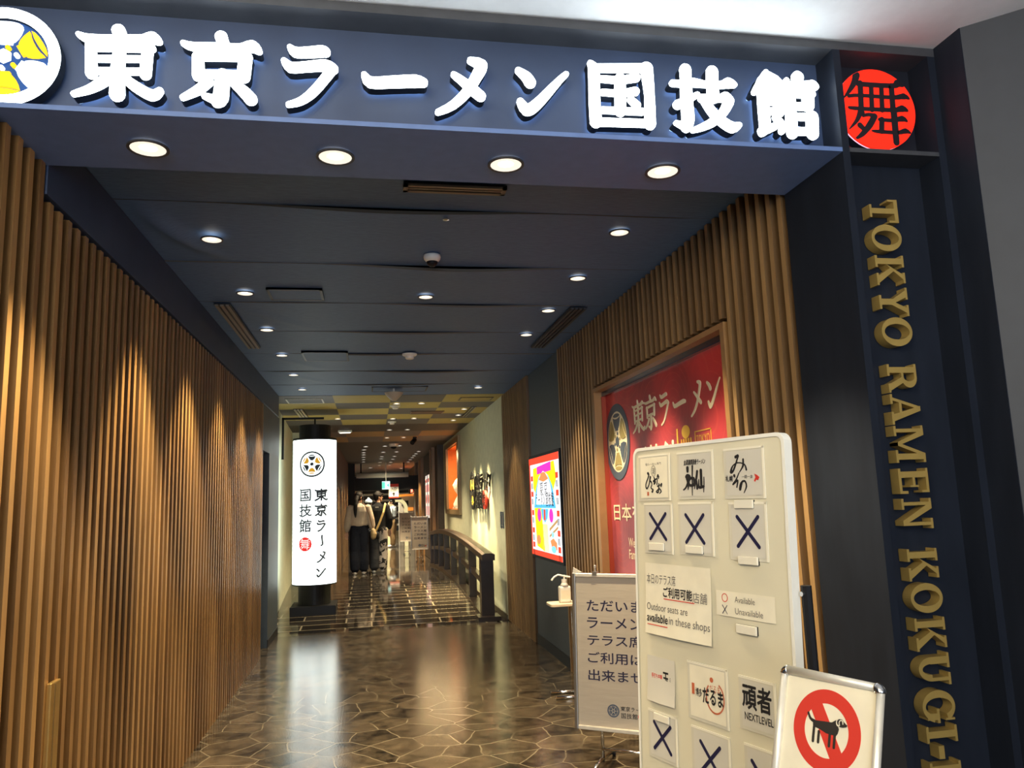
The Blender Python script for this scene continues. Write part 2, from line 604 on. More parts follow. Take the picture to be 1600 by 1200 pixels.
# ------------------------------------------------------------------ brush-style characters (mm about their centre: x, y, stroke width)
G={
'東':[[(-125,79,16),(-88,66,29),(12,71,31),(73,75,34),(100,83,43),(124,72,19)],[(-4,102,42),(4,79,41),(3,52,36),(-1,-27,41),(0,-124,47)],[(-87,48,32),(-80,-56,36)],[(89,47,34),(84,-48,36)],[(-93,34,20),(102,45,24)],[(-85,-4,20),(89,7,21)],[(-83,-47,21),(84,-38,22)],[(-13,-51,43),(-52,-89,34),(-87,-113,26),(-130,-131,17)],[(17,-61,26),(55,-93,33),(107,-121,36),(130,-105,25)]],
'京':[[(-2,105,41),(8,77,36)],[(-122,73,18),(-89,63,28),(-5,67,30),(59,67,32),(98,78,41),(122,62,21)],[(-74,27,37),(-72,-40,39)],[(78,34,43),(72,-34,44)],[(-81,26,25),(88,37,26)],[(-76,-34,27),(75,-27,27)],[(5,-35,46),(1,-114,49),(-11,-133,33)],[(-6,-127,33),(-51,-112,19)],[(-40,-60,34),(-71,-92,31),(-118,-122,19)],[(42,-60,27),(76,-90,38),(98,-115,41)]],
'ラ':[[(-63,85,18),(-43,68,35),(0,71,38),(44,78,40),(57,75,31)],[(-82,33,20),(-59,11,36),(-13,16,35),(54,26,40),(82,14,34)],[(79,16,35),(54,-23,32),(14,-76,31),(-26,-111,25),(-66,-126,18)]],
'ー':[[(-102,1,20),(-79,-26,39),(-4,-19,42),(73,-11,45),(102,-15,32)]],
'メ':[[(42,81,25),(79,66,45),(62,23,39),(24,-41,34),(-27,-94,29),(-79,-123,20)],[(-20,23,21),(11,0,30),(49,-32,39),(74,-53,37)]],
'ン':[[(-89,55,24),(-61,34,38),(-47,12,41)],[(-86,-65,26),(-63,-95,42),(-26,-71,38),(28,-11,31),(67,33,23),(89,54,19)]],
'国':[[(-112,105,19),(-99,77,41),(-102,-37,41),(-101,-126,43)],[(107,100,48),(112,-13,36),(107,-123,42)],[(-102,86,30),(99,100,33)],[(-108,-126,30),(108,-120,30)],[(-72,45,23),(2,46,27),(64,60,32)],[(-70,-8,22),(-1,-7,25),(57,4,32)],[(-74,-78,24),(79,-75,26)],[(1,51,40),(-5,-78,41)],[(37,-30,25),(60,-51,30)]],
'技':[[(-128,47,24),(-88,48,26),(-45,55,33),(7,51,24),(69,54,27),(98,63,40),(122,57,21)],[(-73,106,44),(-73,73,42),(-76,-6,46),(-76,-93,48),(-86,-127,39)],[(-114,-39,35),(-67,-14,26),(-32,7,20)],[(-125,-112,17),(-96,-122,30),(-86,-132,30)],[(35,105,46),(33,62,44),(32,1,48)],[(-15,-7,31),(55,-3,27),(82,4,40),(103,-8,22)],[(93,-15,40),(68,-58,35),(22,-100,33),(-24,-124,26),(-61,-138,17)],[(-3,-19,31),(25,-61,37),(57,-93,39),(98,-117,42),(128,-107,21)]],
'館':[[(-75,118,21),(-90,81,45),(-130,32,21)],[(-72,107,32),(-40,87,41),(-18,73,27)],[(-109,44,45),(-14,48,50)],[(-96,32,42),(-97,-43,44),(-98,-109,44),(-114,-134,25)],[(-30,36,44),(-31,-17,47),(-33,-40,45)],[(-100,-5,27),(-32,-1,27)],[(-99,-43,26),(-36,-41,26)],[(-111,-125,35),(-57,-103,27)],[(-49,-67,27),(-24,-101,31),(-30,-121,25)],[(58,107,48),(56,87,44)],[(9,89,23),(9,70,32),(52,74,26),(98,78,30),(117,77,41),(130,72,28)],[(19,39,42),(16,-36,43),(14,-127,44)],[(21,35,28),(113,39,28)],[(95,35,48),(92,-10,47)],[(21,-15,29),(94,-13,29)],[(26,-58,26),(108,-55,30)],[(103,-56,50),(100,-125,46)],[(15,-118,30),(97,-115,30)]],
'舞':[[(-80,138,26),(-91,107,21),(-117,69,14),(-144,38,4)],[(-75,100,17),(75,102,17),(100,114,27),(123,104,7)],[(-122,46,12),(-75,52,12),(69,52,14),(121,60,22),(144,51,6)],[(-127,-1,7),(-102,-4,13),(62,-2,15),(108,7,24),(131,-1,7)],[(-66,105,19),(-74,-9,19)],[(-19,100,16),(-27,-6,17)],[(26,99,16),(18,-5,17)],[(71,102,19),(66,-3,20)],[(-76,-11,20),(-97,-53,14),(-133,-91,4)],[(-68,-33,11),(-42,-27,12),(-19,-33,19)],[(-19,-33,21),(-45,-72,22),(-80,-110,17),(-113,-133,6)],[(-87,-74,19),(-74,-87,16)],[(-66,-17,8),(-68,-33,11)],[(69,0,23),(67,-65,23),(65,-138,22)],[(2,-45,12),(57,-46,13),(103,-36,21),(123,-46,6)],[(12,-44,18),(5,-95,18)],[(-35,-94,6),(-8,-96,13),(76,-96,13),(111,-87,19),(134,-96,4)]],
}
GX={'東': (-0.806, 3.03), '京': (-0.485, 3.03), 'ラ': (-0.199, 3.03), 'ー': (0.09, 3.03), 'メ': (0.321, 3.03), 'ン': (0.625, 3.03), '国': (0.919, 3.03), '技': (1.253, 3.03), '館': (1.585, 3.03), '舞': (1.978, 3.026)}


def chars(text, z0, z1, k, x, y, adv, vert=False, wk=1.0, ax=1.0, wmin=0.0, sub=2):
    """a line of brush characters; x, y is the centre of the first"""
    mb = MB()
    for i, ch in enumerate(text):
        cx, cy = (x, y-i*adv) if vert else (x+i*adv, y)
        for st in G[ch]:
            if ch == 'ー' and vert:
                st = [(-q[1], q[0], q[2]) for q in st][::-1]
            mb.stroke(st, z0, z1, k, cx, cy, wk, sub, wmin, ax)
    return mb


def bowl_polys(R, cx, cy, ang):
    def tr(s, r):
        a = PI/2-ang
        rx, ry = math.cos(a), math.sin(a)
        return (cx+R*(r*rx+s*ry), cy+R*(r*ry-s*rx))
    half = [(.11, .29), (.115, .345), (.14, .35), (.20, .42), (.25, .52), (.285, .645), (.20, .615), (.10, .60)]
    body = [tr(s, r) for s, r in half]+[tr(0, .595)]+[tr(-s, r) for s, r in half[::-1]]
    rim = [(.28, .675), (.22, .715), (.12, .74)]
    low = [(.12, .645), (.22, .665)]
    lens = [tr(-s, r) for s, r in rim]+[tr(0, .745)]+[tr(s, r) for s, r in rim[::-1]]+[tr(s, r) for s, r in low[::-1]]+[tr(0, .640)]+[tr(-s, r) for s, r in low]
    return body, lens


def emblem_mb(R, cx, cy, z0, z1, rin=.81):
    ring = MB().ring(cx, cy, R*rin, R, z0, z1, 72)
    A, B, C = MB(), MB(), MB()
    for k in range(6):
        t = A if k % 2 == 0 else B
        for pl in bowl_polys(R, cx, cy, k*PI/3):
            t.prism(pl, z0, z1)
    C.prism([(cx+R*.15*math.cos(PI/6+i*PI/3), cy+R*.15*math.sin(PI/6+i*PI/3)) for i in range(6)], z0, z1)
    for k in range(6):
        a = PI/6+k*PI/3-.22
        (A if k % 2 else B).disc(cx+.215*R*math.cos(a), cy+.215*R*math.sin(a), .045*R, z0, z1, 12)
    return ring, A, B, C


# ------------------------------------------------------------------ the setting
CZ = 2.97
XL, XR = -1.15, 1.77
PIT = 0.0914

struct('floor', MB().box(-6, 6, -7, 10.13, -0.1, 0), STONE)


def deck_z(y):
    if y < 10.45 or y > 20.05:
        return 0.0
    return 0.165*math.sin(PI*(y-10.45)/9.6)


dk = MB()
ys = [10.13, 10.45]+[10.45+9.6*i/40 for i in range(1, 41)]+[22, 40]
vs, fs = [], []
for y in ys:
    vs += [(-1.55, y, deck_z(y)), (1.52, y, deck_z(y)), (1.60, y, deck_z(y)), (1.60, y, -0.06)]
for i in range(len(ys)-1):
    for j in range(3):
        fs.append((4*i+j, 4*i+j+1, 4*i+j+5, 4*i+j+4))
dk.add(vs, fs)
struct('floor', dk, PLANK)
struct('floor', MB().box(1.60, 1.9, 10.13, 21, -0.1, -0.012).box(-3, 3.6, 20.2, 41, -0.1, -0.011), PLANK)

# left side wall: slats on a brown backing, a bulkhead beam over them
lw = struct('wall_left', MB().box(-1.30, -1.208, 2.3, 8.79, 0, 2.72), BACKW)
sl = MB()
y = 2.768-3*PIT
while y < 8.75:
    sl.slat(XL, XL-.058, y, y+.035, 0.0, 2.690 if y > 2.9 else 2.815)
    y += PIT
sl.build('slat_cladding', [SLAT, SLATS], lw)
struct('trim_1', MB().box(-1.60, XL+.004, 2.91, 10.15, 2.705, CZ), BEAM)
struct('wall_left', MB().box(-1.5, XL-.01, 9.38, 10.34, 0, 2.705).box(-1.5, XL-.01, 8.79, 9.38, 2.19, 2.705).box(-1.5, -1.42, 8.79, 9.38, 0, 2.19), BLUEP)
dr = struct('door_1', MB().box(-1.40, -1.34, 8.83, 9.36, 0.01, 2.17), BLACK)
MB().tube([(-1.335, 8.92, 1.0), (-1.29, 8.92, 1.0), (-1.29, 9.03, 1.0)], .012).build('door_handle', CHROME, dr)
struct('baseboard_left', MB().box(XL-.012, XL-.004, 9.38, 10.34, 0, .09), BLACK)
# pale wall past the door, then slats on a wall standing further in
pw = MB()
pw.add([(-1.255, 10.34, 0), (-1.46, 15.2, 0), (-1.46, 15.2, CZ), (-1.255, 10.34, CZ), (-1.5, 10.34, 0), (-1.62, 15.2, 0), (-1.62, 15.2, CZ), (-1.5, 10.34, CZ)],
       [(0, 1, 2, 3), (7, 6, 5, 4), (0, 3, 7, 4), (1, 5, 6, 2), (3, 2, 6, 7), (0, 4, 5, 1)])
struct('wall_left', pw, PLASTER)
struct('baseboard_left', MB().add([(-1.25, 10.36, 0), (-1.452, 15.15, 0), (-1.452, 15.15, .08), (-1.25, 10.36, .08), (-1.26, 10.36, 0), (-1.462, 15.15, 0), (-1.462, 15.15, .08), (-1.26, 10.36, .08)],
       [(0, 1, 2, 3), (7, 6, 5, 4), (0, 3, 7, 4), (1, 5, 6, 2), (3, 2, 6, 7), (0, 4, 5, 1)]), DARKW)
struct('wall_left', MB().box(-1.6, -.78, 15.2, 15.35, 0, CZ), PLASTER)
lw2 = struct('wall_left', MB().box(-1.6, -.81, 15.35, 27, 0, CZ), BACKW)
sl = MB()
y = 15.36
while y < 26.9:
    sl.slat(-.75, -.81, y, y+.04, 0, CZ)
    y += .11
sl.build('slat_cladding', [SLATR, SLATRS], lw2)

# right side wall
rw = struct('wall_right', MB().box(1.99, 2.1, 2.91, 7.16, 0, CZ).box(1.828, 1.99, 2.91, 3.575, 0, CZ).box(1.828, 1.99, 5.96, 7.16, 0, CZ)
            .box(1.828, 1.99, 3.575, 5.96, 2.43, CZ).box(1.828, 1.99, 3.575, 5.96, 0, .52)
            .box(1.828, 1.95, 8.60, 10.37, 0, CZ), BACKW)
sl = MB()
y = 2.946
while y < 7.12:
    if 3.575 < y < 5.93:
        sl.slat(XR, 1.828, y, y+.035, 2.432, CZ)
        sl.slat(XR, 1.828, y, y+.035, 0, .52)
    else:
        sl.slat(XR, 1.828, y, y+.035, 0, CZ)
    y += PIT
y = 8.62
while y < 10.35:
    sl.slat(XR, 1.828, y, y+.035, 0, CZ)
    y += PIT*.8
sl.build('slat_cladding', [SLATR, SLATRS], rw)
struct('wall_right', MB().box(1.795, 2.0, 7.165, 8.60, 0, CZ), BLUEP)
struct('baseboard_right', MB().box(1.785, 1.795, 7.17, 8.59, 0, .10), BLACK)
struct('wall_right', MB().box(1.77, 2.6, 10.37, 15.66, 0, CZ).box(1.77, 2.6, 17.95, 19.1, 0, CZ).box(1.77, 2.6, 15.66, 17.95, 0, 1.40)
       .box(1.77, 2.6, 15.66, 17.95, 2.765, CZ).box(2.45, 2.6, 15.66, 17.95, 1.40, 2.765), PLASTER)
struct('baseboard_right', MB().box(1.758, 1.77, 10.37, 15, -.02, .06), DARKW)
for k, (a, b) in enumerate(((10.44, 10.52), (10.60, 10.70))):
    t = thing('wall_switch_plate', ('narrow dark switch plate on the plaster wall beside the slat screen', 'wider dark switch plate on the plaster wall, farther from the slat screen')[k], 'switch plate', (XR, (a+b)/2, 1.29), 'switch plates on the plaster wall')
    MB().box(-.010, 0, -(b-a)/2, (b-a)/2, -.11, .11).build('plate', BLUEG, t)
    MB().box(-.016, -.010, -(b-a)/4, (b-a)/4, -.05, .05).build('rocker', STEEL, t)

# far part of the right side
struct('wall_right', MB().box(1.62, 2.6, 19.1, 34, 0, CZ), mat('dark_umber_panel', (0.035, 0.022, 0.016), 0.5, noise=0.2))
for k, yy in enumerate((19.9, 20.6, 24.2, 25.6, 27.6)):
    struct('trim_%d' % (k+2), MB().box(1.545, 1.62, yy, yy+.22, 0, CZ), OAK)
struct('trim_7', MB().box(1.60, 1.62, 29.7, 32.3, 2.0, 2.65), mat('brick_red_paint', (0.32, 0.03, 0.02), 0.5))

# entrance portal: recessed sign box, soffit, pillar with a recessed face
struct('wall_front', MB().box(-2.6, 1.77, 2.60, 2.72, 2.832, 3.235), FASCIA)
struct('wall_front', MB().box(1.80, 2.185, 2.60, 2.72, 2.832, 3.235), mat('black_navy_recess', (0.008, 0.010, 0.018), 0.5))
struct('trim_8', MB().box(-2.6, 2.22, 2.485, 2.91, 3.235, 3.30), FRAME)
struct('trim_9', MB().box(-2.6, 1.77, 2.485, 2.91, 2.815, 2.832), SOFFIT)
struct('trim_10', MB().box(1.80, 2.185, 2.485, 2.72, 2.815, 2.832), FRAME)
struct('wall_front', MB().box(1.77, 1.80, 2.485, 2.91, 0, 3.235), NAVY)
struct('wall_front', MB().box(2.185, 2.22, 2.485, 2.91, 0, 3.235), NAVY)
struct('wall_front', MB().box(1.80, 2.185, 2.60, 2.91, 0, 2.815), NAVY)
struct('wall_front', MB().box(-2.6, XL-.06, 2.30, 2.49, 0, 2.815), NAVY)
wr = MB().prism([(2.22, 2.6), (2.22, 2.345), (3.9, .80), (4.1, 1.0)], 0, 3.27)
struct('wall_right', wr, GREYW)
struct('wall_right', MB().box(2.217, 2.225, 2.346, 2.60, 0, 3.27), NAVY)
struct('ceiling', MB().box(-4, 4.5, -7, 2.485, 3.27, 3.34), WHITEC)
t = thing('wall_notice', 'pale notice on the charcoal wall at the right edge of the photo', 'notice', M=basis((2.22+.105+.26, 2.345-.096-.235, 1.50), (.737, -.676, 0), (0, 0, 1), (-.676, -.737, 0)))
MB().box(-.21, .21, -.16, .16, .002, .012).build('notice_panel', PAPER, t)
MB().box(-.17, .17, .06, .09, .012, .0128).box(-.17, .10, 0, .02, .012, .0128).build('notice_print', GREYINK, t)

# navy cloth ceiling in lapped widths; every width sags a little at its near edge and shows its pale hem
fold = [2.91, 3.62, 4.53, 5.44, 6.36, 7.31, 8.28, 9.22, 10.15]
sag = [(.0, 0, .3), (.030, .6, .2), (.034, .35, .6), (.026, .2, .45), (.022, .45, .2), (.022, .6, .35), (.028, .3, .5), (.016, .5, .3)]
clo, hem = MB(), MB()
for k in range(8):
    a, b = fold[k], fold[k+1]
    nx, ny = 90, 14
    vs, fs = [], []
    for j in range(ny+1):
        v = j/ny
        for i in range(nx+1):
            u = i/nx
            x = XL+(XR+.09-XL)*u
            s1, ph, wd = sag[k]
            bump = max(0, math.sin(PI*u*1.0+.2*math.sin(7*u+k)))*(.55+.45*math.sin(2*PI*(u*1.6+ph)))
            z = CZ+.004-s1*bump*(1-v)**1.6
            if k == 1 and u < .30:          # pulled crease near the left beam
                z -= .034*math.exp(-((u-.035-.10*v*v)/.018)**2)*math.sin(PI*min(1, v*1.05))
            if k in (3, 5, 6) and u < .3:
                z -= .010*math.exp(-((u-.05-.2*v)/.02)**2)*math.sin(PI*v)
            vs.append((x, a+(b-a)*v, z))
    for j in range(ny):
        for i in range(nx):
            q = j*(nx+1)+i
            fs.append((q, q+1, q+nx+2, q+nx+1))
    clo.add(vs, fs)
    hv = []
    for i in range(nx+1):
        x, y, z = vs[i]
        hv += [(x, y-.004, z-.001), (x, y-.004, z+.007+.35*(CZ-z))]
    if k:
        hem.add(hv, [(2*i, 2*i+2, 2*i+3, 2*i+1) for i in range(nx)])
ce = struct('ceiling', clo, CLOTH, smooth=True)
hem.build('cloth_hem', mat('pale_hem', (0.10, 0.085, 0.065), 0.7), ce)
struct('ceiling', MB().box(-1.6, 2.6, 2.91, 10.15, 3.02, 3.05), BLACK)

# second ceiling: gold and grey panels, a dark band, brown panels, then dark
CG = mat('gold_ceiling_panel', (0.42, 0.33, 0.10), 0.6, noise=0.05)
CK = mat('grey_ceiling_panel', (0.105, 0.10, 0.105), 0.6, noise=0.05)
CB = mat('brown_gold_panel', (0.28, 0.17, 0.055), 0.6, noise=0.05)
CD = mat('dark_plum_ceiling', (0.035, 0.027, 0.026), 0.6, noise=0.05)
rows = [10.15, 10.90, 11.57, 12.33, 13.05, 13.90, 15.25, 16.4, 17.75]
cols = [-1.62, -.48, .275, 1.0, 1.78]
mg, mk, mb_, md = MB(), MB(), MB(), MB()
for j in range(5):
    for i in range(4):
        (mg if (i+j) % 2 else mk).box(cols[i], cols[i+1], rows[j], rows[j+1], CZ, CZ+.03)
md.box(-1.62, 1.78, 13.90, 15.25, CZ, CZ+.03)
for j in (6, 7):
    for i in range(4):
        (mb_ if (i+j) % 2 else mk).box(cols[i], cols[i+1], rows[j], rows[j+1], CZ, CZ+.03)
md.box(-1.62, 1.78, 17.75, 41, CZ, CZ+.03)
md.box(1.78, 3.7, 28, 41, CZ, CZ+.03).box(-3.1, -1.62, 27, 41, CZ, CZ+.03)
struct('ceiling', mg, CG)
struct('ceiling', mk, CK)
struct('ceiling', mb_, CB)
struct('ceiling', md, CD)

# the far end: pillar, lintel, cream room behind
struct('wall_back', MB().box(-3.1, 3.7, 38.5, 38.7, 0, CZ), mat('cream_wall', (0.62, 0.54, 0.36), 0.7, noise=0.05))
struct('wall_left', MB().box(-3.2, -3.05, 27, 38.5, 0, CZ), mat('cream_wall', (0.62, 0.54, 0.36), 0.7))
struct('wall_right', MB().box(3.6, 3.7, 34, 38.5, 0, CZ), mat('cream_wall', (0.62, 0.54, 0.36), 0.7))
struct('wall_left', MB().box(-3.1, -.53, 27, 27.5, 0, CZ), BLACK)
struct('trim_11', MB().box(-.53, 1.62, 27.1, 27.4, 2.05, 2.53), BLACK)
t = thing('air_curtain', 'long pale air curtain unit above the black lintel at the far end', 'air curtain', (.4, 26.95, 2.56), None)
MB().tube([(-.88, 0, 0), (.88, 0, 0)], .085, 16).build('housing', WHITEP, t, smooth=True)
MB().box(-.80, .80, -.03, .03, -.095, -.07).build('outlet_grille', STEEL, t)
for x in (-.75, .70):
    MB().box(x, x+.05, -.02, .02, .06, CZ-2.56).build('bracket', BLACK, t)

# ------------------------------------------------------------------ the illuminated sign
FS = basis((0, 2.60, 0), (1, 0, 0), (0, 0, 1), (0, -1, 0))
sg = thing('illuminated_sign', 'row of nine white glowing characters on the navy fascia over the entrance', 'sign', M=basis((.35, 2.60, 2.89), (1, 0, 0), (0, 0, 1), (0, -1, 0)))
for ch in '東京ラーメン国技館':
    cx, cy = GX[ch][0]-.35, GX[ch][1]-2.89
    def mk_(z0, z1, wk):
        q = MB()
        for st in G[ch]:
            q.stroke(st, z0, z1, .001, cx, cy, wk)
        return q
    c = mk_(.059, .070, 1.0).build('character', LETTERW, sg)
    mk_(.018, .059, .985).build('character_return', NAVY, c)
    mk_(.012, .018, .62).build('added_halo_glow', GLOWB, c)  # glowing plate added behind each letter to brighten the fascia
es_ = thing('emblem_sign', 'round glowing emblem of white and yellow bowls at the left end of the fascia', 'sign', M=basis((-1.15, 2.60, 2.85), (1, 0, 0), (0, 0, 1), (0, -1, 0)))
r_, A_, B_, C_ = emblem_mb(.168, 0, .167, .060, .066, .80)
ring = r_.build('ring', LETTERW, es_)
MB().ring(0, .167, .134, .1675, .018, .060, 72).build('ring_return', NAVY, ring)
MB().disc(0, .167, .135, .030, .045, 64).build('backing_disc', SIGNB, es_)
for k in range(6):
    q = MB()
    for pl in bowl_polys(.168, 0, .167, k*PI/3):
        q.prism(pl, .045, .058)
    q.build('bowl', LETTERD if k % 2 == 0 else SIGNY, es_)
C_.build('hexagon', LETTERD, es_)
for k in range(6):
    a = PI/6+k*PI/3-.22
    MB().disc(.036*math.cos(a), .167+.036*math.sin(a), .0078, .045, .058, 14).build('dot', LETTERD if k % 2 == 0 else SIGNY, es_)

ds = thing('disc_sign', 'round red glowing disc with a dark character beside the white sign', 'sign', M=basis((1.975, 2.60, 2.85), (1, 0, 0), (0, 0, 1), (0, -1, 0)))
dd = MB().disc(0, .175, .168, .056, .066, 72).build('disc', DISCR, ds)
MB().ring(0, .175, .161, .1675, .050, .056, 72).build('lit_edge', DISCP, dd)
MB().ring(0, .175, .158, .166, .012, .050, 72).build('disc_return', NAVY, dd)
q = MB()
for st in G['舞']:
    q.stroke(st, .066, .0675, .001, .003, .176, 1.22)
# keep the brush marks inside the disc
q.v = [((p[0]*min(1, .167/max(1e-6, math.hypot(p[0], p[1]-.175)))), .175+(p[1]-.175)*min(1, .167/max(1e-6, math.hypot(p[0], p[1]-.175))), p[2]) for p in q.v]
q.build('character', mat('dark_plum_cutout', (0.010, 0.006, 0.010), 0.5), ds)

# gold letters running down the pillar
def ering(mb, cx, cy, rx0, ry0, rx1, ry1, z0, z1, n=40, a0=0.0, a1=2*PI):
    k0 = len(mb.v)
    mb.ring(0, 0, 1, 2, z0, z1, n, a0, a1)
    for i in range(k0, len(mb.v)):
        x, y, z = mb.v[i]
        r = math.hypot(x, y)
        c, s = x/r, y/r
        mb.v[i] = (cx+c*(rx0 if r < 1.5 else rx1), cy+s*(ry0 if r < 1.5 else ry1), z)
    return mb


def letter(ch, z0, z1):
    m_ = MB()
    jg = [0]

    def zz():
        jg[0] += 1
        return z1+jg[0]*2e-5

    def R(a, b, c, d):
        z_ = zz()
        e = jg[0]*6e-4
        m_.prism([(a+e, b+e), (c-e, b+e), (c-e, d-e), (a+e, d-e)], z0, z_)
    Pg = lambda *p: m_.prism(list(p), z0, zz())
    if ch == 'T':
        R(.34, 0, .54, 1); R(0, .87, .88, 1); R(0, .66, .08, .9); R(.80, .66, .88, .9); R(.2, 0, .68, .08); w_ = .88
    elif ch == 'O':
        ering(m_, .5, .5, .27, .43, .5, .53, z0, z1); w_ = 1.0
    elif ch == 'K':
        R(.10, 0, .30, 1); R(0, 0, .40, .08); R(0, .92, .40, 1)
        Pg((.30, .38), (.44, .50), (.84, .95), (.66, .95)); Pg((.40, .55), (.53, .62), (.96, .05), (.70, .05)); R(.58, .92, .94, 1); R(.60, 0, 1.02, .08); w_ = 1.02
    elif ch == 'Y':
        R(.38, 0, .58, .48); R(.26, 0, .72, .08); Pg((.08, .95), (.32, .95), (.55, .46), (.42, .42)); Pg((.68, .95), (.86, .95), (.58, .42), (.46, .46)); R(0, .92, .40, 1); R(.58, .92, .95, 1); w_ = .95
    elif ch == 'R':
        R(.10, 0, .30, 1); R(0, 0, .40, .08); R(0, .92, .45, 1)
        ering(m_, .45, .735, .14, .185, .36, .265, z0, z1, 24, -PI/2, PI/2); R(.28, .92, .46, 1); R(.28, .47, .46, .55); Pg((.42, .52), (.64, .52), (.92, .05), (.68, .05)); R(.66, 0, .98, .08); w_ = .96
    elif ch == 'A':
        Pg((.10, .03), (.20, .03), (.54, .97), (.44, 1)); Pg((.42, 1), (.58, 1), (.94, .03), (.70, .03)); R(.28, .28, .72, .37); R(0, 0, .34, .08); R(.60, 0, 1.04, .08); w_ = 1.04
    elif ch == 'M':
        R(.10, 0, .22, 1); R(.92, 0, 1.12, 1); R(0, 0, .34, .08); R(.80, 0, 1.22, .08); R(0, .92, .26, 1); R(.94, .92, 1.22, 1)
        Pg((.12, 1), (.32, 1), (.66, .10), (.54, .10)); Pg((.92, 1), (1.04, 1), (.66, .10), (.55, .10)); w_ = 1.22
    elif ch == 'E':
        R(.10, 0, .30, 1); R(0, 0, .40, .08); R(0, .92, .40, 1); R(.28, 0, .80, .09); R(.28, .91, .78, 1); R(.28, .46, .58, .55); R(.54, .36, .61, .65); R(.72, 0, .82, .28); R(.71, .74, .79, 1); w_ = .82
    elif ch == 'N':
        R(.12, 0, .23, 1); R(.78, 0, .89, 1); R(0, 0, .36, .08); R(.66, .92, 1.0, 1); R(0, .92, .30, 1); Pg((.12, 1), (.34, 1), (.89, 0), (.72, 0)); w_ = 1.0
    elif ch == 'U':
        R(.10, .38, .30, 1); R(.68, .38, .78, 1); R(0, .92, .42, 1); R(.56, .92, .90, 1); ering(m_, .44, .40, .15, .30, .34, .42, z0, z1, 24, PI, 2*PI); w_ = .90
    elif ch == 'G':
        ering(m_, .5, .5, .27, .43, .5, .53, z0, z1, 40, .55, 2*PI-.35); R(.70, .10, .90, .45); R(.56, .42, 1.0, .50); R(.86, .68, .93, .98); w_ = .97
    elif ch == 'I':
        R(.14, 0, .34, 1); R(0, 0, .48, .08); R(0, .92, .48, 1); w_ = .48
    else:
        R(0, .34, .38, .52); w_ = .38
    return m_, w_


LT = [('T', 2.657, 2.563), ('O', 2.555, 2.448), ('K', 2.431, 2.312), ('Y', 2.304, 2.192), ('O', 2.187, 2.075), ('R', 2.006, 1.900), ('A', 1.893, 1.778), ('M', 1.774, 1.637), ('E', 1.616, 1.523), ('N', 1.506, 1.396),
      ('K', 1.325, 1.211), ('O', 1.203, 1.099), ('K', 1.082, .968), ('U', .959, .850), ('G', .834, .727), ('I', .714, .659), ('-', .649, .605), ('K', .595, .481), ('A', .474, .36), ('N', .350, .24)]
gs = thing('letter_sign', 'tall column of gold serif letters set in the dark entrance pillar', 'sign', M=basis((1.905, 2.60, 0), (1, 0, 0), (0, 0, 1), (0, -1, 0)))
for ch, za, zb in LT:
    m_, w_ = letter(ch, .004, .050)
    m_.v = [(y*.122, za-x/w_*(za-zb), z) for x, y, z in m_.v]
    m_.build('letter', GOLD, gs)

# ------------------------------------------------------------------ ceiling fittings
DLK = 3.2


def downlight(name, label, loc, r, group, spot=None, col=(1, .80, .49), size=70, tilt=None, emi=None):
    t = thing(name, label, 'ceiling light', loc, group)
    MB().ring(0, 0, r*.93, r*1.08, -.0095, -.0035, 28).build('trim_ring', FRAME, t)
    rf = MB()
    n = 20
    vs = [(r*.92*math.cos(2*PI*i/n), r*.92*math.sin(2*PI*i/n), -.008) for i in range(n)]+[(r*.5*math.cos(2*PI*i/n)*(1 if i % 2 else .9), r*.5*math.sin(2*PI*i/n)*(1 if i % 2 else .9), -.0045) for i in range(n)]
    rf.add(vs, [(i, (i+1) % n, n+(i+1) % n, n+i) for i in range(n)])
    rf.build('reflector', LAMPR, t)
    MB().disc(0, 0, r*.50, -.0044, -.0036, n).build('lamp', emi or LAMPE, t)
    if spot:
        lamp('downlight_beam', 'SPOT', (0, 0, -.02), spot*DLK, col, spot_size=math.radians(size), spot_blend=.55, shadow_soft_size=.035, parent=t)
    return t


LAMPR = em('lamp_reflector_glow', (1.0, 0.90, 0.74), 1.0)
LAMPF = em('lamp_white_light', (1.0, 0.95, 0.85), 4.0)
ORD = ['first', 'second', 'third', 'fourth', 'fifth', 'sixth', 'seventh', 'eighth', 'ninth']
for k, x in enumerate((-.755, -.118, .512, 1.138)):
    downlight('downlight', 'large round downlight in the soffit under the sign, %s of four from the left' % ORD[k], (x, 2.715, 2.813), .064, 'soffit downlights under the sign', (70, 30, 30, 110)[k], size=76)
for k, yy in enumerate((4.06, 5.15, 6.24, 7.31, 8.42, 9.49)):
    downlight('downlight', 'small downlight by the left slat wall, %s from the entrance' % ORD[k], (-.803, yy, CZ-(.020 if k == 0 else .008)), .052, 'left row of cloth ceiling downlights', (120, 120, 95, 95, 85, 20)[k], size=66)
for k, yy in enumerate((3.817, 4.68, 5.535, 6.385, 9.45)):
    downlight('downlight', 'small downlight by the right slat wall, %s from the entrance' % ORD[k], (1.33, yy, CZ-.006), .052, 'right row of cloth ceiling downlights', (95, 110, 110, 80, 55)[k], size=66)
downlight('downlight', 'lone downlight in the middle of the cloth ceiling behind the camera dome', (.381, 5.166, CZ-.012), .050, None, 26, size=90)
far = [(.37, 10.96), (.72, 10.96), (.37, 12.93), (.72, 12.92), (.36, 14.88), (.70, 14.88), (.35, 16.66), (.70, 16.64)]
for k, (x, yy) in enumerate(far):
    downlight('downlight', '%s downlight of the %s pair along the gold and grey ceiling' % (('left', 'right')[k % 2], ORD[k//2]), (x, yy, CZ-.004), .052, 'paired downlights over the bridge', 60, size=95)
for k, yy in enumerate((11.71, 12.53, 13.31)):
    downlight('downlight', 'wall-washing downlight over the black wall letters, %s of three from the entrance' % ORD[k], (1.42, yy, CZ-.004), .050, 'downlights over the wall letters', 360, col=(1, .80, .42), size=46)
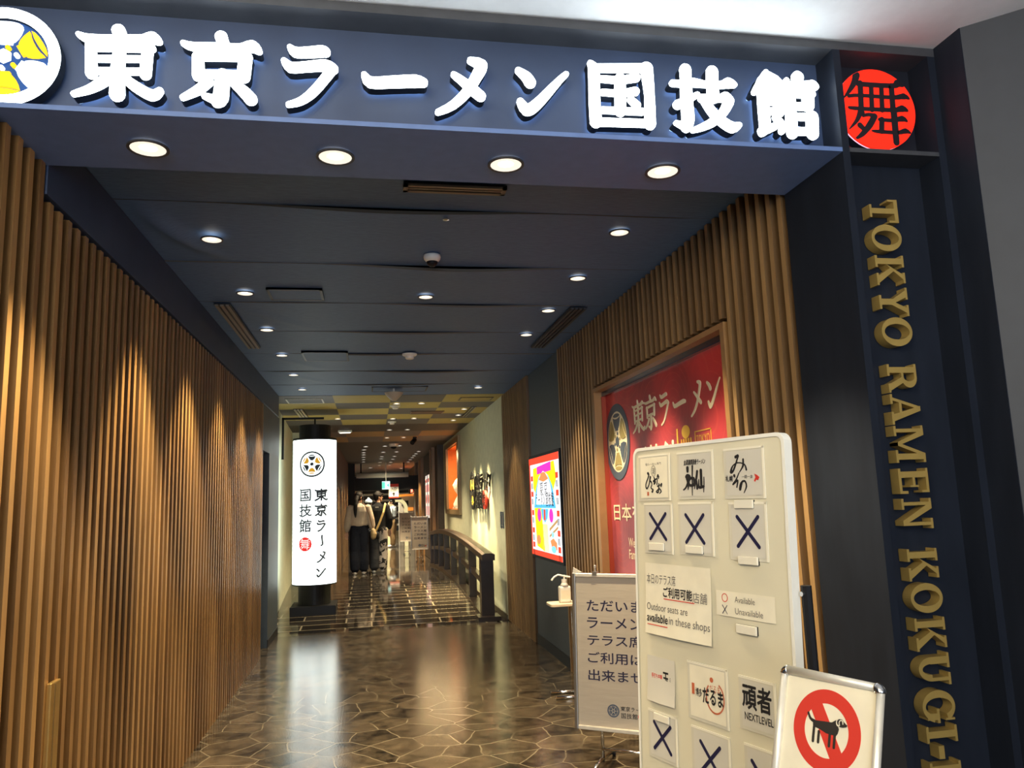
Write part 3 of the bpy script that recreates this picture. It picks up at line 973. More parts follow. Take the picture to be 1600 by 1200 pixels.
downlight('downlight', 'single downlight beside the lantern on the gold and grey ceiling', (-.52, 12.82, CZ-.004), .05, None, 16, size=80)
frow = [('leftmost', [(-.11, 19.08), (-.16, 20.17), (-.18, 21.27), (-.19, 22.17), (-.20, 23.29), (-.21, 24.45), (-.23, 25.81)]),
        ('left middle', [(.35, 19.06), (.34, 21.27), (.33, 23.2), (.33, 24.27), (.31, 26.3), (.31, 28.4)]),
        ('right middle', [(.70, 19.02), (.70, 21.21), (.70, 23.2), (.69, 24.67), (.67, 26.4), (.67, 28.3)]),
        ('rightmost', [(1.30, 21.29), (1.28, 22.24), (1.27, 23.13), (1.27, 24.03), (1.26, 25.16), (1.26, 26.5)])]
for nm, row in frow:
    for k, (x, yy) in enumerate(row):
        downlight('downlight', '%s downlight in the %s row of the far dark ceiling' % (ORD[k], nm), (x, yy, CZ-.004), .062, 'downlights of the far dark ceiling', 125 if (k % 2 == 0 or yy > 26) else None, col=(1, .78, .48), size=75, emi=LAMPF)
for k, (x, yy) in enumerate(((0, 30), (1.2, 31.2), (-1.2, 33), (1.0, 35))):
    downlight('downlight', 'bright downlight in the room beyond the lintel, %s from the corridor' % ORD[k], (x, yy, CZ-.004), .08, 'downlights beyond the lintel', 650, col=(1, .86, .62), size=110, emi=LAMPF)


def detector(label, loc, r):
    t = thing('smoke_detector', label, 'smoke detector', loc)
    MB().lathe([(r, 0), (r, -.012), (r*.8, -.022)], n=24).build('base_plate', WHITEP, t, smooth=False)
    MB().lathe([(r*.55, -.022), (r*.55, -.036), (r*.62, -.038), (r*.5, -.050)], n=20).build('sensing_head', WHITEP, t)


detector('white smoke detector on the navy cloth ceiling farther in', (.372, 7.247, CZ-.012), .07)
detector('white smoke detector on the gold and grey ceiling', (.37, 13.45, CZ), .07)
detector('flat white detector on the first gold and grey panels', (.36, 11.25, CZ), .075)
t = thing('camera_dome', 'white dome security camera hanging from the navy cloth ceiling', 'security camera', (.358, 4.30, CZ-.020))
MB().lathe([(.048, .016), (.050, .004), (.047, -.010), (.034, -.025)], n=28).build('housing', WHITEP, t, smooth=True)
MB().lathe([(.034, -.024), (.029, -.038), (.017, -.050), (.004, -.054)], n=24).build('dome', BLACK, t, smooth=True)
t = thing('sprinkler', 'small sprinkler head in the cloth ceiling near the entrance', 'sprinkler', (.377, 3.66, CZ-.008))
MB().lathe([(.036, .006), (.034, -.002), (.020, -.006)], n=20).build('escutcheon', FRAME, t)
MB().lathe([(.012, -.004), (.010, -.022), (.016, -.024), (.002, -.028)], n=14).build('head', CHROME, t)
t = thing('projector', 'beige cone-shaped spotlight hanging under the far end of the cloth ceiling', 'spotlight', (.288, 9.50, CZ-.02))
MB().tube([(0, 0, .02), (0, 0, -.05)], .012).build('stem', WHITEP, t)
MB().lathe([(.03, -.14), (.07, -.10), (.115, -.05), (.115, -.04)], n=20).build('cone_shade', mat('beige_enamel', (.55, .46, .34), .5), t, smooth=True)
t = thing('security_camera', 'black bullet camera under the brown ceiling panels', 'security camera', (.94, 16.7, CZ))
MB().box(-.04, .04, -.04, .04, -.03, 0).build('mount', BLACK, t)
MB().tube([(0, .03, -.06), (-.06, -.10, -.13)], .05, 12).build('camera_body', BLACK, t)
MB().tube([(0, 0, -.02), (0, .0, -.07)], .015).build('bracket', BLACK, t)
t = thing('emergency_light', 'white oblong emergency light beside the lantern top', 'emergency light', (-.47, 14.9, CZ))
MB().box(-.13, .13, -.05, .05, -.045, 0).build('housing', WHITEP, t, bevel=.01)
MB().box(-.10, .10, -.03, .03, -.052, -.045).build('lens', LAMPF, t)
t = thing('camera_dome', 'beige dome camera where the far dark ceiling begins', 'security camera', (.54, 18.45, CZ))
MB().lathe([(.11, 0), (.11, -.05), (.09, -.07)], n=20).build('housing', WHITEP, t)
MB().lathe([(.075, -.07), (.06, -.11), (.01, -.13)], n=20).build('dome', BLACK, t, smooth=True)


def grille(label, x0, x1, y0, y1, z, nsl, m_, slope=0.0, wide=False):
    t = thing('ceiling_vent', label, 'vent', ((x0+x1)/2, (y0+y1)/2, z))
    a, b = (x1-x0)/2, (y1-y0)/2
    def sh(mb):
        mb.v = [(p[0]+slope*p[1], p[1], p[2]) for p in mb.v]
        return mb
    sh(MB().box(-a, a, -b, b, -.004, .004)).build('backing', BLACK, t)
    bar = MB()
    if wide:
        sh(MB().box(-a, a, -b, -b+.02, -.014, -.004).box(-a, a, b-.02, b, -.014, -.004).box(-a, -a+.02, -b, b, -.014, -.004).box(a-.02, a, -b, b, -.014, -.004)).build('frame', m_, t)
        for k in range(nsl):
            yy = -b+2*b*(k+1)/(nsl+1)
            sh(MB().box(-a+.02, a-.02, yy-.006, yy+.006, -.012, -.004)).build('louvre', m_, t)
    else:
        for k in range(nsl):
            xx = -a+2*a*(k+.5)/nsl
            wd = a/nsl*.62
            sh(MB().box(xx-wd, xx+wd, -b, b, -.014, -.004)).build('louvre', m_, t)


VENTM = mat('bronze_grey_vent', (0.20, 0.165, 0.125), 0.5)
grille('bronze line diffuser in the cloth ceiling beside the left beam', -1.055, -.945, 5.44, 6.95, CZ-.012, 3, VENTM)
grille('dark line diffuser in the cloth ceiling beside the right slats', 1.475, 1.605, 5.43, 6.90, CZ-.012, 4, mat('dark_vent', (0.035, 0.035, 0.045), .5))
grille('wide air slot in the cloth ceiling just inside the soffit', .154, .621, 3.28, 3.36, CZ-.006, 1, VENTM, wide=True)
grille('pale slot vent in the gold and grey ceiling above the lantern', -1.10, -.96, 11.5, 12.5, CZ-.004, 3, ALU)
grille('dark slot vent in the gold and grey ceiling over the plaster wall', 1.50, 1.58, 11.45, 12.75, CZ-.004, 2, STEEL)


def hatch(label, x0, x1, y0, y1, z, m_, fm):
    t = thing('ceiling_hatch', label, 'access hatch', ((x0+x1)/2, (y0+y1)/2, z))
    a, b = (x1-x0)/2, (y1-y0)/2
    MB().box(-a, a, -b, b, -.002, .010).build('cover', m_, t)
    MB().box(-a, a, -b, -b+.018, -.0035, .010).box(-a, a, b-.018, b, -.0035, .010).box(-a, -a+.018, -b, b, -.0035, .010).box(a-.018, a, -b, b, -.0035, .010).build('frame', fm, t)


CLH = mat('dark_hatch_edge', (0.02, 0.025, 0.035), .5)
CLC = CLOTH
hatch('cloth-covered access hatch between the first two left downlights', -.66, -.305, 5.05, 5.32, CZ-.010, CLC, CLH)
hatch('cloth-covered access hatch farther in on the cloth ceiling', -.62, -.20, 7.18, 7.62, CZ-.010, CLC, CLH)
hatch('cloth-covered access hatch behind the cone spotlight', .02, .70, 9.35, 9.75, CZ-.008, CLC, CLH)
hatch('white-edged hatch in the first gold and grey panels above the lantern', -1.10, -.62, 10.40, 10.85, CZ-.004, CK, ALU)
hatch('brown hatch among the gold panels over the bridge', .62, 1.14, 11.95, 12.35, CZ-.004, mat('brown_hatch', (.10, .055, .04), .6), DARKW)
hatch('gold-faced hatch at the right end of the first gold panels', 1.22, 1.68, 10.42, 10.74, CZ-.004, CG, CK)

# ------------------------------------------------------------------ lantern sign
lt = thing('lantern_sign', 'tall glowing white cylinder lantern sign on a black base by the left wall', 'lantern', (-.81, 11.79, 0))
R_ = .312
MB().box(-.315, .315, -.315, .315, 0, .178).build('base', BLACK, lt, bevel=.006)
MB().lathe([(.228, .178), (.228, .46)], n=40).build('lower_collar', BLACK, lt, smooth=False)
LANT = em('lantern_white_light', (0.90, 1.0, 0.97), 2.7)
lb = MB()
prof = [(.05, .462), (R_-.01, .462)]
nr = 34
for k in range(nr+1):
    z = .465+(2.525-.465)*k/nr
    prof.append((R_-(.002 if k < nr else 0), z))
    if k < nr:
        prof.append((R_-.0005, z+.02))
lb.lathe(prof+[(.05, 2.527)], n=64)
lb.build('lantern_shade', LANT, lt, smooth=False)
MB().lathe([(R_+.004, 2.522), (R_+.004, 2.552), (.20, 2.552)], n=48).build('top_rim', BLACK, lt)
MB().lathe([(R_+.002, .452), (R_+.002, .470)], n=48).build('bottom_rim', BLACK, lt)
MB().lathe([(.228, 2.552), (.228, 2.75), (.02, 2.75)], n=40).build('upper_collar', BLACK, lt)
MB().tube([(0, 0, 2.75), (0, 0, 2.845)], .012).build('hanging_rod', BLACK, lt)
MB().box(-.475, .13, -.02, .02, 2.845, 2.875).box(-.475, -.445, -.02, .02, 2.26, 2.875).build('wall_bracket', BLACK, lt)


def cyl(p):
    a = p.x/(R_+.001)
    r = R_+.004+p.z
    return Vector((r*math.sin(a), -r*math.cos(a), p.y))


rg, A_, B_, C_ = emblem_mb(.185, -.02, 2.165, 0, .001, .87)
rg.warp(cyl).build('emblem_ring', BLUEG, lt)
merge(A_, C_).warp(cyl).build('emblem_dark_bowls', BLUEG, lt)
B_.warp(cyl).build('emblem_gold_bowls', em('backlit_gold_print', (.70, .36, .03), .75), lt)
chars('東京ラーメン', 0, .001, .00068, .115, 1.735, .218, True, .85, wmin=.024, sub=8).warp(cyl).build('right_column_lettering', BLUEG, lt)
chars('国技館', 0, .001, .00068, -.115, 1.735, .218, True, .65, wmin=.020, sub=8).warp(cyl).build('left_column_lettering', BLUEG, lt)
q = MB()
for i in range(24):
    xa, xb = -.098+.196*i/24, -.098+.196*(i+1)/24
    ha, hb_ = math.sqrt(max(0, .098**2-xa*xa)), math.sqrt(max(0, .098**2-xb*xb))
    q.prism([(xa-.115, 1.035-ha-1e-4), (xb-.115, 1.035-hb_-1e-4), (xb-.115, 1.035+hb_+1e-4), (xa-.115, 1.035+ha+1e-4)], 0, .0008)
q.warp(cyl).build('red_seal', em('backlit_red_print', (.75, .035, .03), .9), lt)
q = MB()
for st in G['舞']:
    q.stroke(st, .0012, .0026, .00052, -.115, 1.037, .9, 8)
q.warp(cyl).build('seal_character', em('backlit_white_print', (.9, .95, .93), .9), lt)

# ------------------------------------------------------------------ bridge railing on the right
XB = 1.52
def rail_z(y):
    return .86+.155*math.sin(PI*max(0, min(1, (y-10.25)/9.55)))-.02*max(0, (y-17)/3)
rl = thing('bridge_railing', 'black-brown arched wooden railing along the right edge of the bridge', 'railing', (XB, 10.5, 0))
ysr = [10.30+9.6*i/36 for i in range(37)]
def band(hw, lo, hi, y0, y1, fz, n=36, crown=0.0):
    b = MB()
    vs = []
    for i in range(n+1):
        yy = y0+(y1-y0)*i/n
        z = fz(yy)
        ring_ = [(-hw, lo), (hw, lo), (hw, hi), (hw*.5, hi+crown), (-hw*.5, hi+crown), (-hw, hi)]
        vs += [(a, yy-10.5, z+c) for a, c in ring_]
    fs = [tuple(range(5, -1, -1)), tuple(range(n*6, n*6+6))]
    for i in range(n):
        for j in range(6):
            fs.append((i*6+j, i*6+(j+1) % 6, (i+1)*6+(j+1) % 6, (i+1)*6+j))
    return b.add(vs, fs)
band(.085, -.085, -.01, 10.28, 20.0, rail_z, crown=.018).build('handrail', DARKW, rl)
mid_z = lambda y: (rail_z(y)+deck_z(y))/2+.02
band(.035, -.04, .04, 10.5, 19.8, mid_z).build('mid_rail', DARKW, rl)
band(.075, 0, .05, 10.45, 20.0, lambda y: deck_z(y)-.002).build('foot_beam', DARKW, rl)
for k, yy in enumerate((10.52, 12.0, 13.4, 14.75, 16.1, 17.45, 18.75, 19.85)):
    s_ = .085 if k == 0 else .055
    p = MB().box(-s_, s_, yy-10.5-s_, yy-10.5+s_, deck_z(yy), rail_z(yy)-.08).build('post', DARKW, rl)
    if k == 0:
        MB().box(-.15, .15, yy-10.5-.22, yy-10.5+.13, 0, .055).build('post_foot', DARKW, p)

# ------------------------------------------------------------------ right wall: banner, lit screen, wall letters, niche
RU, RV, RN = (0, -1, 0), (0, 0, 1), (-1, 0, 0)
bn = thing('wall_banner', 'large red banner in an oak frame recessed in the right slat wall', 'banner', M=basis((1.86, 4.77, .56), RU, RV, RN))
# local: x = 4.77 - Y, y = Z - .56, z = 1.86 - X
bw0, bw1, bh = -1.145, 1.150, 1.822
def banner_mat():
    mt, t, b = nt('red_banner_print_with_haze')
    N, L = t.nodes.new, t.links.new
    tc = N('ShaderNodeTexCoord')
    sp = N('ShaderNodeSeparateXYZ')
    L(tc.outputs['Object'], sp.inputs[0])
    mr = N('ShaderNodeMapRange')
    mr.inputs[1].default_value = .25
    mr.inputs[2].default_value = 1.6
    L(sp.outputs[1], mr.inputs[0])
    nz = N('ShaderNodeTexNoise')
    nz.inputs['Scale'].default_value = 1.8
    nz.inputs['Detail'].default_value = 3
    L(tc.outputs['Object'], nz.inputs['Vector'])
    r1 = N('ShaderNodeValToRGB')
    r1.color_ramp.elements[0].color = (0.40, 0.125, 0.18, 1)  # mauve towards the bottom: glass reflection haze painted into the print
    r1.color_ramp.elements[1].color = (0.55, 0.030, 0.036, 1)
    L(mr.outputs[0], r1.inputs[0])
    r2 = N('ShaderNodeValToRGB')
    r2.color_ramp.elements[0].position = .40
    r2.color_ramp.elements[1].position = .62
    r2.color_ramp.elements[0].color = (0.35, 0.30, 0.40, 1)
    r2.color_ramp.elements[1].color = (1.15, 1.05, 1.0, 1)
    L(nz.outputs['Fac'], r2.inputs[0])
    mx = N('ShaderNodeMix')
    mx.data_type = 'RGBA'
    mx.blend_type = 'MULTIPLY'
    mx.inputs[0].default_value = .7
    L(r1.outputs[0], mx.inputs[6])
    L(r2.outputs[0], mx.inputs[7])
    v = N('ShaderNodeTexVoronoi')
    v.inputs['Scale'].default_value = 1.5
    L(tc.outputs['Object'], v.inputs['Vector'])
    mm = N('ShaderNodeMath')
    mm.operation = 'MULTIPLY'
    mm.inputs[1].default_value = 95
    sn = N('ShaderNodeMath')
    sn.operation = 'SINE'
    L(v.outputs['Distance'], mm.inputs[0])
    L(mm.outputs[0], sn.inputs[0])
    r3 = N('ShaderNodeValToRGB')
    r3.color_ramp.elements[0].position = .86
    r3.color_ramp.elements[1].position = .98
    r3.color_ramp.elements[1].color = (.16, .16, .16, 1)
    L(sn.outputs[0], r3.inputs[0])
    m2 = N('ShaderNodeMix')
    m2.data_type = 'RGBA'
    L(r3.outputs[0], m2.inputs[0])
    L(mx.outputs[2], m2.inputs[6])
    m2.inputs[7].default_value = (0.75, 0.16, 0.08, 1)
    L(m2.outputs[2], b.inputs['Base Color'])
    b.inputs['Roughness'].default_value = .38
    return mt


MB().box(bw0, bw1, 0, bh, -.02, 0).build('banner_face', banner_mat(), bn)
fr = MB().box(bw0-.045, bw0, -.04, bh+.03, -.10, .093).box(bw1, bw1+.045, -.04, bh+.03, -.10, .093).box(bw0, bw1, bh, bh+.03, -.10, .093).box(bw0, bw1, -.04, 0, -.10, .093)
fr.build('frame', OAK, bn)
MB().box(bw0, bw1, bh-.036, bh, 0, .03).build('dark_header', mat('glossy_plum_strip', (.035, .018, .030), .15), bn)
MB().box(bw0, bw0+.012, 0, bh-.036, 0, .035).build('red_side_lining', mat('deep_orange_red', (.32, .035, .008), .5), bn)
rg, A_, B_, C_ = emblem_mb(.29, 4.77-5.655, 1.965-.56, .001, .004, .80)
MB().disc(4.77-5.655, 1.965-.56, .285, .0005, .0012, 64).build('emblem_ground', CREAM, bn)
rg.build('emblem_ring', BLUEG, bn)
merge(A_, C_).build('emblem_blue_bowls', BLUEG, bn)
B_.build('emblem_olive_bowls', OLIVEG, bn)
for i, ch in enumerate('東京ラーメン'):
    chars(ch, .001, .004, .00092, 4.77-5.16+.247*i, 2.115-.56, 1, False, .72).build('upper_character', CREAM, bn)
for i, ch in enumerate('国技館'):
    chars(ch, .001, .004, .00092, 4.77-5.15+.27*i, 1.775-.56, 1, False, .72).build('lower_character', CREAM, bn)
textmb('日本を', 4.77-5.83, 1.37-.56, 4.77-5.22, 1.495-.56, .001, .002, bold=.012).build('slogan_lettering', CREAM, bn)
textmb('Welcome to', 4.77-5.52, 1.185-.56, None, 1.25-.56, .001, .002, bold=.01).build('welcome_lettering', CREAM, bn)
textmb('Famous ramen', 4.77-5.52, 1.10-.56, None, 1.165-.56, .001, .002, bold=.01).build('welcome_lettering', CREAM, bn)
YEL = mat('yellow_print', (.80, .50, .07), .5)
bx, by = 4.77-4.35, 1.83-.56
q = MB().ring(0, 0, .085, .115, .001, .003, 20, PI, 2*PI)
q.v = [(x+bx, y+by, z) for x, y, z in q.v]
for i in range(5):
    q.box(bx-.08+i*.035, bx-.062+i*.035, by-.04, by+.05, .001, .003)
q.disc(bx, by+.09, .06, .001, .003, 18, .04).box(bx-.14, bx-.12, by-.02, by+.12, .001, .003)
q.build('noodle_bowl_print', YEL, bn)
tx0, tx1, ty0, ty1 = 4.77-4.22, 4.77-4.0, 1.80-.56, 1.91-.56
MB().box(tx0, tx1, ty1-.006, ty1, .001, .003).box(tx0, tx0+.006, ty0, ty1, .001, .003).box(tx1-.006, tx1, ty0, ty1, .001, .003).box(tx0, tx1, ty0, ty0+.006, .001, .003).build('stamp_outline', YEL, bn)
textmb('TOKYO', tx0+.02, ty0+.035, tx1-.02, ty1-.025, .001, .002).build('stamp_lettering', YEL, bn)

sc = thing('lit_screen', 'bright backlit poster screen in the blue-grey panel of the right wall', 'screen', M=basis((1.793, 7.92, .955), RU, RV, RN))
sw, sh_ = .70, 1.045
MB().box(-sw-.03, sw+.03, -.03, sh_+.03, -.01, .020).build('bezel', NAVY, sc)
LS = 1.15
EW, ER, EY, EB, EM_, EO, EP, ET = (em('screen_white', (.95, .97, 1), LS), em('screen_red', (1, .07, .03), LS), em('screen_yellow', (1, .78, .01), LS), em('screen_blue', (.10, .55, .95), LS), em('screen_magenta', (.75, .04, .55), LS), em('screen_orange', (1, .30, .10), LS), em('screen_pink', (1, .55, .45), LS), em('screen_tan', (.55, .33, .12), LS))
MB().box(-sw, sw, 0, sh_, .020, .0205).build('display', EW, sc)
D = lambda m_, nm, mt: m_.build(nm, mt, sc)
D(MB().box(-sw, sw, 0, .055, .0206, .0212).box(-sw, sw, sh_-.07, sh_, .0206, .0212).box(-sw, -sw+.05, 0, sh_, .0206, .0212), 'red_bands', ER)
D(MB().prism([(-.52, .72), (-.50, .93), (.50, .97), (.58, .80), (.35, .62), (-.30, .60)], .0206, .0210).prism([(-.42, .10), (-.50, .50), (-.15, .52), (-.05, .06)], .0206, .0210), 'yellow_shapes', EY)
D(MB().prism([(-.30, .86), (-.30, .94), (.36, .97), (.36, .88)], .0212, .0216), 'magenta_banner', EM_)
for x in (-.26, .30):
    D(MB().disc(x, .43, .09, .0212, .0216, 18, .07), 'magenta_oval', EM_)
mt_ = [(-.50, .505), (-.38, .70), (-.22, .83), (0, .88), (.22, .84), (.40, .72), (.52, .505)]
D(MB().prism(mt_, .0217, .0220), 'blue_mountain', EB)
D(MB().prism([(x*.80, .54+(y-.505)*.93) for x, y in mt_], .0221, .0224), 'white_mountain', EW)
D(MB().prism([(-.22, .80), (-.10, .865), (0, .878), (.10, .866), (.24, .80), (0, .775)], .0225, .0228), 'orange_peak', EO)
chars('東京', .0229, .0232, .00062, -.10, .715, .20, False, .45).build('top_lettering', INK, sc)
chars('ラーメン国技館', .0229, .0232, .00058, -.36, .600, .125, False, .5, ax=.62).build('title_lettering', INK, sc)
D(MB().prism([(-.16, .495), (.18, .495), (.13, .40), (.01, .355), (-.11, .40)], .0217, .0220), 'blue_bib', EB)
D(MB().box(-.035, .045, .38, .49, .0221, .0224), 'red_strip', ER)
nd = MB()
for i in range(11):
    nd.prism([(-.14+i*.028, .06), (-.127+i*.028, .06), (-.087+i*.02, .34), (-.10+i*.02, .34)], .0213, .0216)
D(nd, 'noodle_strands', em('screen_gold', (.85, .60, .12), LS))
D(MB().prism([(.20, .27), (.56, .37), (.56, .40), (.20, .30)], .0217, .0220).prism([(.20, .21), (.58, .31), (.58, .335), (.20, .235)], .0217, .0220), 'chopsticks_print', ET)
D(MB().prism([(.22, .18), (.36, .21), (.50, .17), (.50, .10), (.30, .09)], .0213, .0216).disc(-.33, .17, .10, .0213, .0216, 16, .05), 'orange_patches', EO)
D(MB().disc(.36, .10, .10, .0217, .0220, 18, .035).disc(.34, .245, .05, .0217, .0220, 14, .03), 'blue_patches', em('screen_sky', (.25, .75, 1), LS))
lab, txt = MB(), MB()
for s_, xs in ((-1, -.575), (1, .60)):
    for yy in (.83, .66, .46, .27, .115):
        lab.box(xs-.055, xs+.055, yy-.035, yy+.022, .0213, .0216)
        for i in range(3):
            txt.box(xs-.045+i*.03, xs-.03+i*.03, yy-.12, yy-.055, .0213, .0216)
D(lab, 'side_labels', ER)
D(txt, 'side_lettering', INK)

WL = basis((1.77, 12.45, 1.40), RU, RV, RN)
ws = thing('wall_letter_sign', 'black raised emblem and characters spotlit on the pale plaster wall', 'sign', M=WL)
rg, A_, B_, C_ = emblem_mb(.325, 12.45-13.33, .34, .03, .050, .82)
rg.build('emblem_ring', BLACK, ws)
merge(A_, C_).build('emblem_black_bowls', BLACK, ws)
for k in (1, 3, 5):
    q = MB()
    for pl in bowl_polys(.325, 12.45-13.33, .34, k*PI/3):
        q.prism(pl, .03, .050)
    q.build('gold_bowl', ORANGEG, ws)
for i, ch in enumerate('東京ラーメン'):
    chars(ch, .03, .048, .00105, 12.45-12.78+i*.285, .485, 1, False, .85).build('character', BLACK, ws)
for i, ch in enumerate('国技館'):
    chars(ch, .03, .048, .00105, 12.45-12.75+i*.30, .185, 1, False, .85).build('character', BLACK, ws)
q = MB().disc(12.45-11.83, .175, .145, .03, .065, 40).build('red_disc', REDINK, ws)
m_ = MB()
for st in G['舞']:
    m_.stroke(st, .065, .069, .00078, 12.45-11.83, .175, .9)
m_.build('disc_character', mat('dark_maroon', (.06, .01, .01), .5), ws)

nc = thing('niche_frame', 'bronze framed display niche lit orange inside the plaster wall', 'display niche', M=basis((1.77, 16.8, 1.30), RU, RV, RN))
MB().box(-1.52, -1.15, 0, 1.58, 0, .05).box(1.14, 1.44, 0, 1.58, 0, .05).box(-1.15, 1.14, 0, .10, 0, .05).box(-1.15, 1.14, 1.465, 1.58, 0, .05).build('frame', mat('bronze_frame', (.26, .185, .10), .4, metal=.3, noise=.1), nc)
ORW = mat('orange_niche_lining', (.75, .22, .035), .6, noise=.08)
MB().box(-1.148, 1.138, .102, 1.463, -.66, -.64).box(-1.148, -1.13, .102, 1.463, -.64, 0).box(1.12, 1.138, .102, 1.463, -.64, 0).box(-1.13, 1.12, .102, .115, -.64, 0).box(-1.13, 1.12, 1.45, 1.463, -.64, 0).build('lining', ORW, nc)
lamp('niche_lamp', 'AREA', (1.84, 16.8, 2.70), 75, (1, .70, .36), shape='RECTANGLE', size=.15, size_y=1.8, aim=(2.12, 16.8, 1.7))
st_ = thing('sculpture', 'white carved sculpture standing in the orange display niche', 'sculpture', (1.99, 16.75, 1.416))
body = MB()
prof = [(.36, 0), (.40, .10), (.34, .22), (.30, .30), (.37, .40), (.40, .50), (.30, .60), (.19, .68), (.14, .80), (.10, .92), (.02, .97)]
body.lathe(prof, n=40)
body.v = [(x*.55*(1+.16*math.sin(9*z+3*math.atan2(y, x))), y*1.5*(1+.16*math.sin(5*math.atan2(y, x)+11*z)), z) for x, y, z in body.v]
body.build('carved_body', mat('white_plaster_cast', (.85, .82, .74), .6, noise=.05), st_, smooth=True)
MB().box(-.20, .20, -.55, .55, -.0, .03).build('plinth', WHITEP, st_)

# lit menu posters far along the right wall
for k, yy in enumerate((21.05, 21.85, 22.65)):
    t = thing('menu_poster', 'tall lit pink menu poster on the far right wall, %s from the bridge' % ORD[k], 'poster', M=basis((1.62, yy, 1.12), RU, RV, RN), group='lit menu posters')
    MB().box(-.34, .34, 0, 1.25, 0, .03).build('frame', BLACK, t)
    MB().box(-.31, .31, .03, 1.22, .03, .032).build('sheet', em('poster_white_light', (1, .88, .80), .7), t)
    MB().box(-.31, .31, .75, .95, .032, .033).box(-.20, .20, .10, .35, .032, .033).build('pink_print', em('poster_pink', (.9, .35, .32), .6), t)
    MB().box(-.24, .24, 1.02, 1.12, .032, .033).disc(0, .55, .22, .032, .033, 20, .13).build('red_print', em('poster_red', (.65, .10, .06), .5), t)

t = thing('brass_guard', 'upright brass strip guarding the slats at the lower left', 'corner guard', (XL, 3.195, 0))
MB().box(0, .018, -.045, .045, 0, .957).build('strip', BRASS, t, bevel=.004)
MB().box(.018, .021, -.018, -.012, .02, .95).build('seam', mat('brass_seam', (.25, .15, .05), .4, metal=.8), t)

# ------------------------------------------------------------------ mobile white board with shop cards
def fr_(yaw, tilt, rl):
    u = Vector((math.cos(yaw), math.sin(yaw), 0))
    n = Vector((math.sin(yaw), -math.cos(yaw), 0))
    v = Vector((0, 0, 1))
    v2 = v*math.cos(tilt)-n*math.sin(tilt)
    n2 = n*math.cos(tilt)+v*math.sin(tilt)
    return u*math.cos(rl)+v2*math.sin(rl), v2*math.cos(rl)-u*math.sin(rl), n2


WT = Vector((.8495, 2.4172, 1.6996))
wu, wv_, wn = fr_(-1.2661, .0417, -.0039)
BW, BH = .633, 1.0
WM = basis(WT-wv_*BH, wu, wv_, wn)          # local origin at the lower left corner of the board face
wb = thing('whiteboard', 'cream-white portrait whiteboard on a black stand covered with shop cards', 'whiteboard', M=WM)


def rrect(x0, x1, y0, y1, r, n=6):
    p = []
    for cx, cy, a in ((x1-r, y1-r, 0), (x0+r, y1-r, PI/2), (x0+r, y0+r, PI), (x1-r, y0+r, 3*PI/2)):
        p += [(cx+r*math.cos(a+PI/2*i/n), cy+r*math.sin(a+PI/2*i/n)) for i in range(n+1)]
    return p


BOARDM = mat('enamel_white_board', (.68, .63, .47), .32, noise=.02, scale=3)
MB().prism(rrect(0, BW, 0, BH, .025), -.022, 0).build('board', BOARDM, wb)
RIMM = mat('white_board_rim', (.80, .78, .70), .4)
rim = MB()
o1, i1 = rrect(-.003, BW+.003, -.003, BH+.003, .028), rrect(.007, BW-.007, .007, BH-.007, .02)
n_ = len(o1)
rim.add([(a, b, .003) for a, b in o1]+[(a, b, .003) for a, b in i1]+[(a, b, -.024) for a, b in o1], [(i, (i+1) % n_, n_+(i+1) % n_, n_+i) for i in range(n_)]+[(i, (i+1) % n_, 2*n_+(i+1) % n_, 2*n_+i) for i in range(n_)])
rim.build('rim', RIMM, wb)
inv = WM.inverted()


def loc(p):
    return inv @ Vector(p)


lg = []
fz = lambda x, z, y0: None
for x in (.03, BW+.014):
    a = WM @ Vector((x, .62, -.034))
    bt = Vector((a.x, a.y, .04))
    MB().tube([loc(a), loc(bt)], .013, 8).build('leg', BLACK, wb)
    d = Vector((wn.x, wn.y, 0)).normalized()
    c0, c1 = bt+d*.20, bt-d*.20
    ft = MB().tube([loc(c0), loc(c1)], .014, 8).build('foot', BLACK, wb)
    for c in (c0, c1):
        q = MB().lathe([(.012, 0), (.022, .004), (.022, .036), (.012, .040)], n=14)
        q.v = [tuple(loc((c.x+z-.02, c.y+y, .0222+x))) for x, y, z in q.v]
        q.build('caster', BLACK, ft)
MB().tube([(BW+.014, .60, -.022), (BW+.014, .60, -.016)], .006, 10).build('side_knob', CHROME, wb)


def card(x0, x1, y0, y1, name, label, cat, group, sheet=PAPER, sleeve=False, curl=0.0, lift=.0035):
    """a sheet on the board; x from its left edge, y down from its top edge"""
    cx, cy = (x0+x1)/2, BH-(y0+y1)/2
    M = WM @ Matrix.Translation((cx, cy, .0015))
    t = thing(name, label, cat, M=M, group=group)
    a, b = (x1-x0)/2, (y1-y0)/2
    if sleeve:
        MB().box(-a, a, -b, b, 0, .0012).build('clear_sleeve', SLV, t)
        MB().box(-a, a, b-.006, b, .0012, .0022).box(a-.007, a, -b, b, .0012, .0022).build('sleeve_edge', SLE, t)
        a2, b2 = a-.011, b-.009
    else:
        a2, b2 = a, b
    g = MB()
    nx, ny = 16, 24
    vs = [(-a2+2*a2*i/nx, -b2+2*b2*j/ny, .0024+(curl*(1-j/ny)**2.5*math.sin(PI*(.2+.6*i/nx)) if curl else 0)) for j in range(ny+1) for i in range(nx+1)]
    g.add(vs, [(j*(nx+1)+i, j*(nx+1)+i+1, (j+1)*(nx+1)+i+1, (j+1)*(nx+1)+i) for j in range(ny) for i in range(nx)])
    g.build('sheet', sheet, t)
    return t, a2, b2


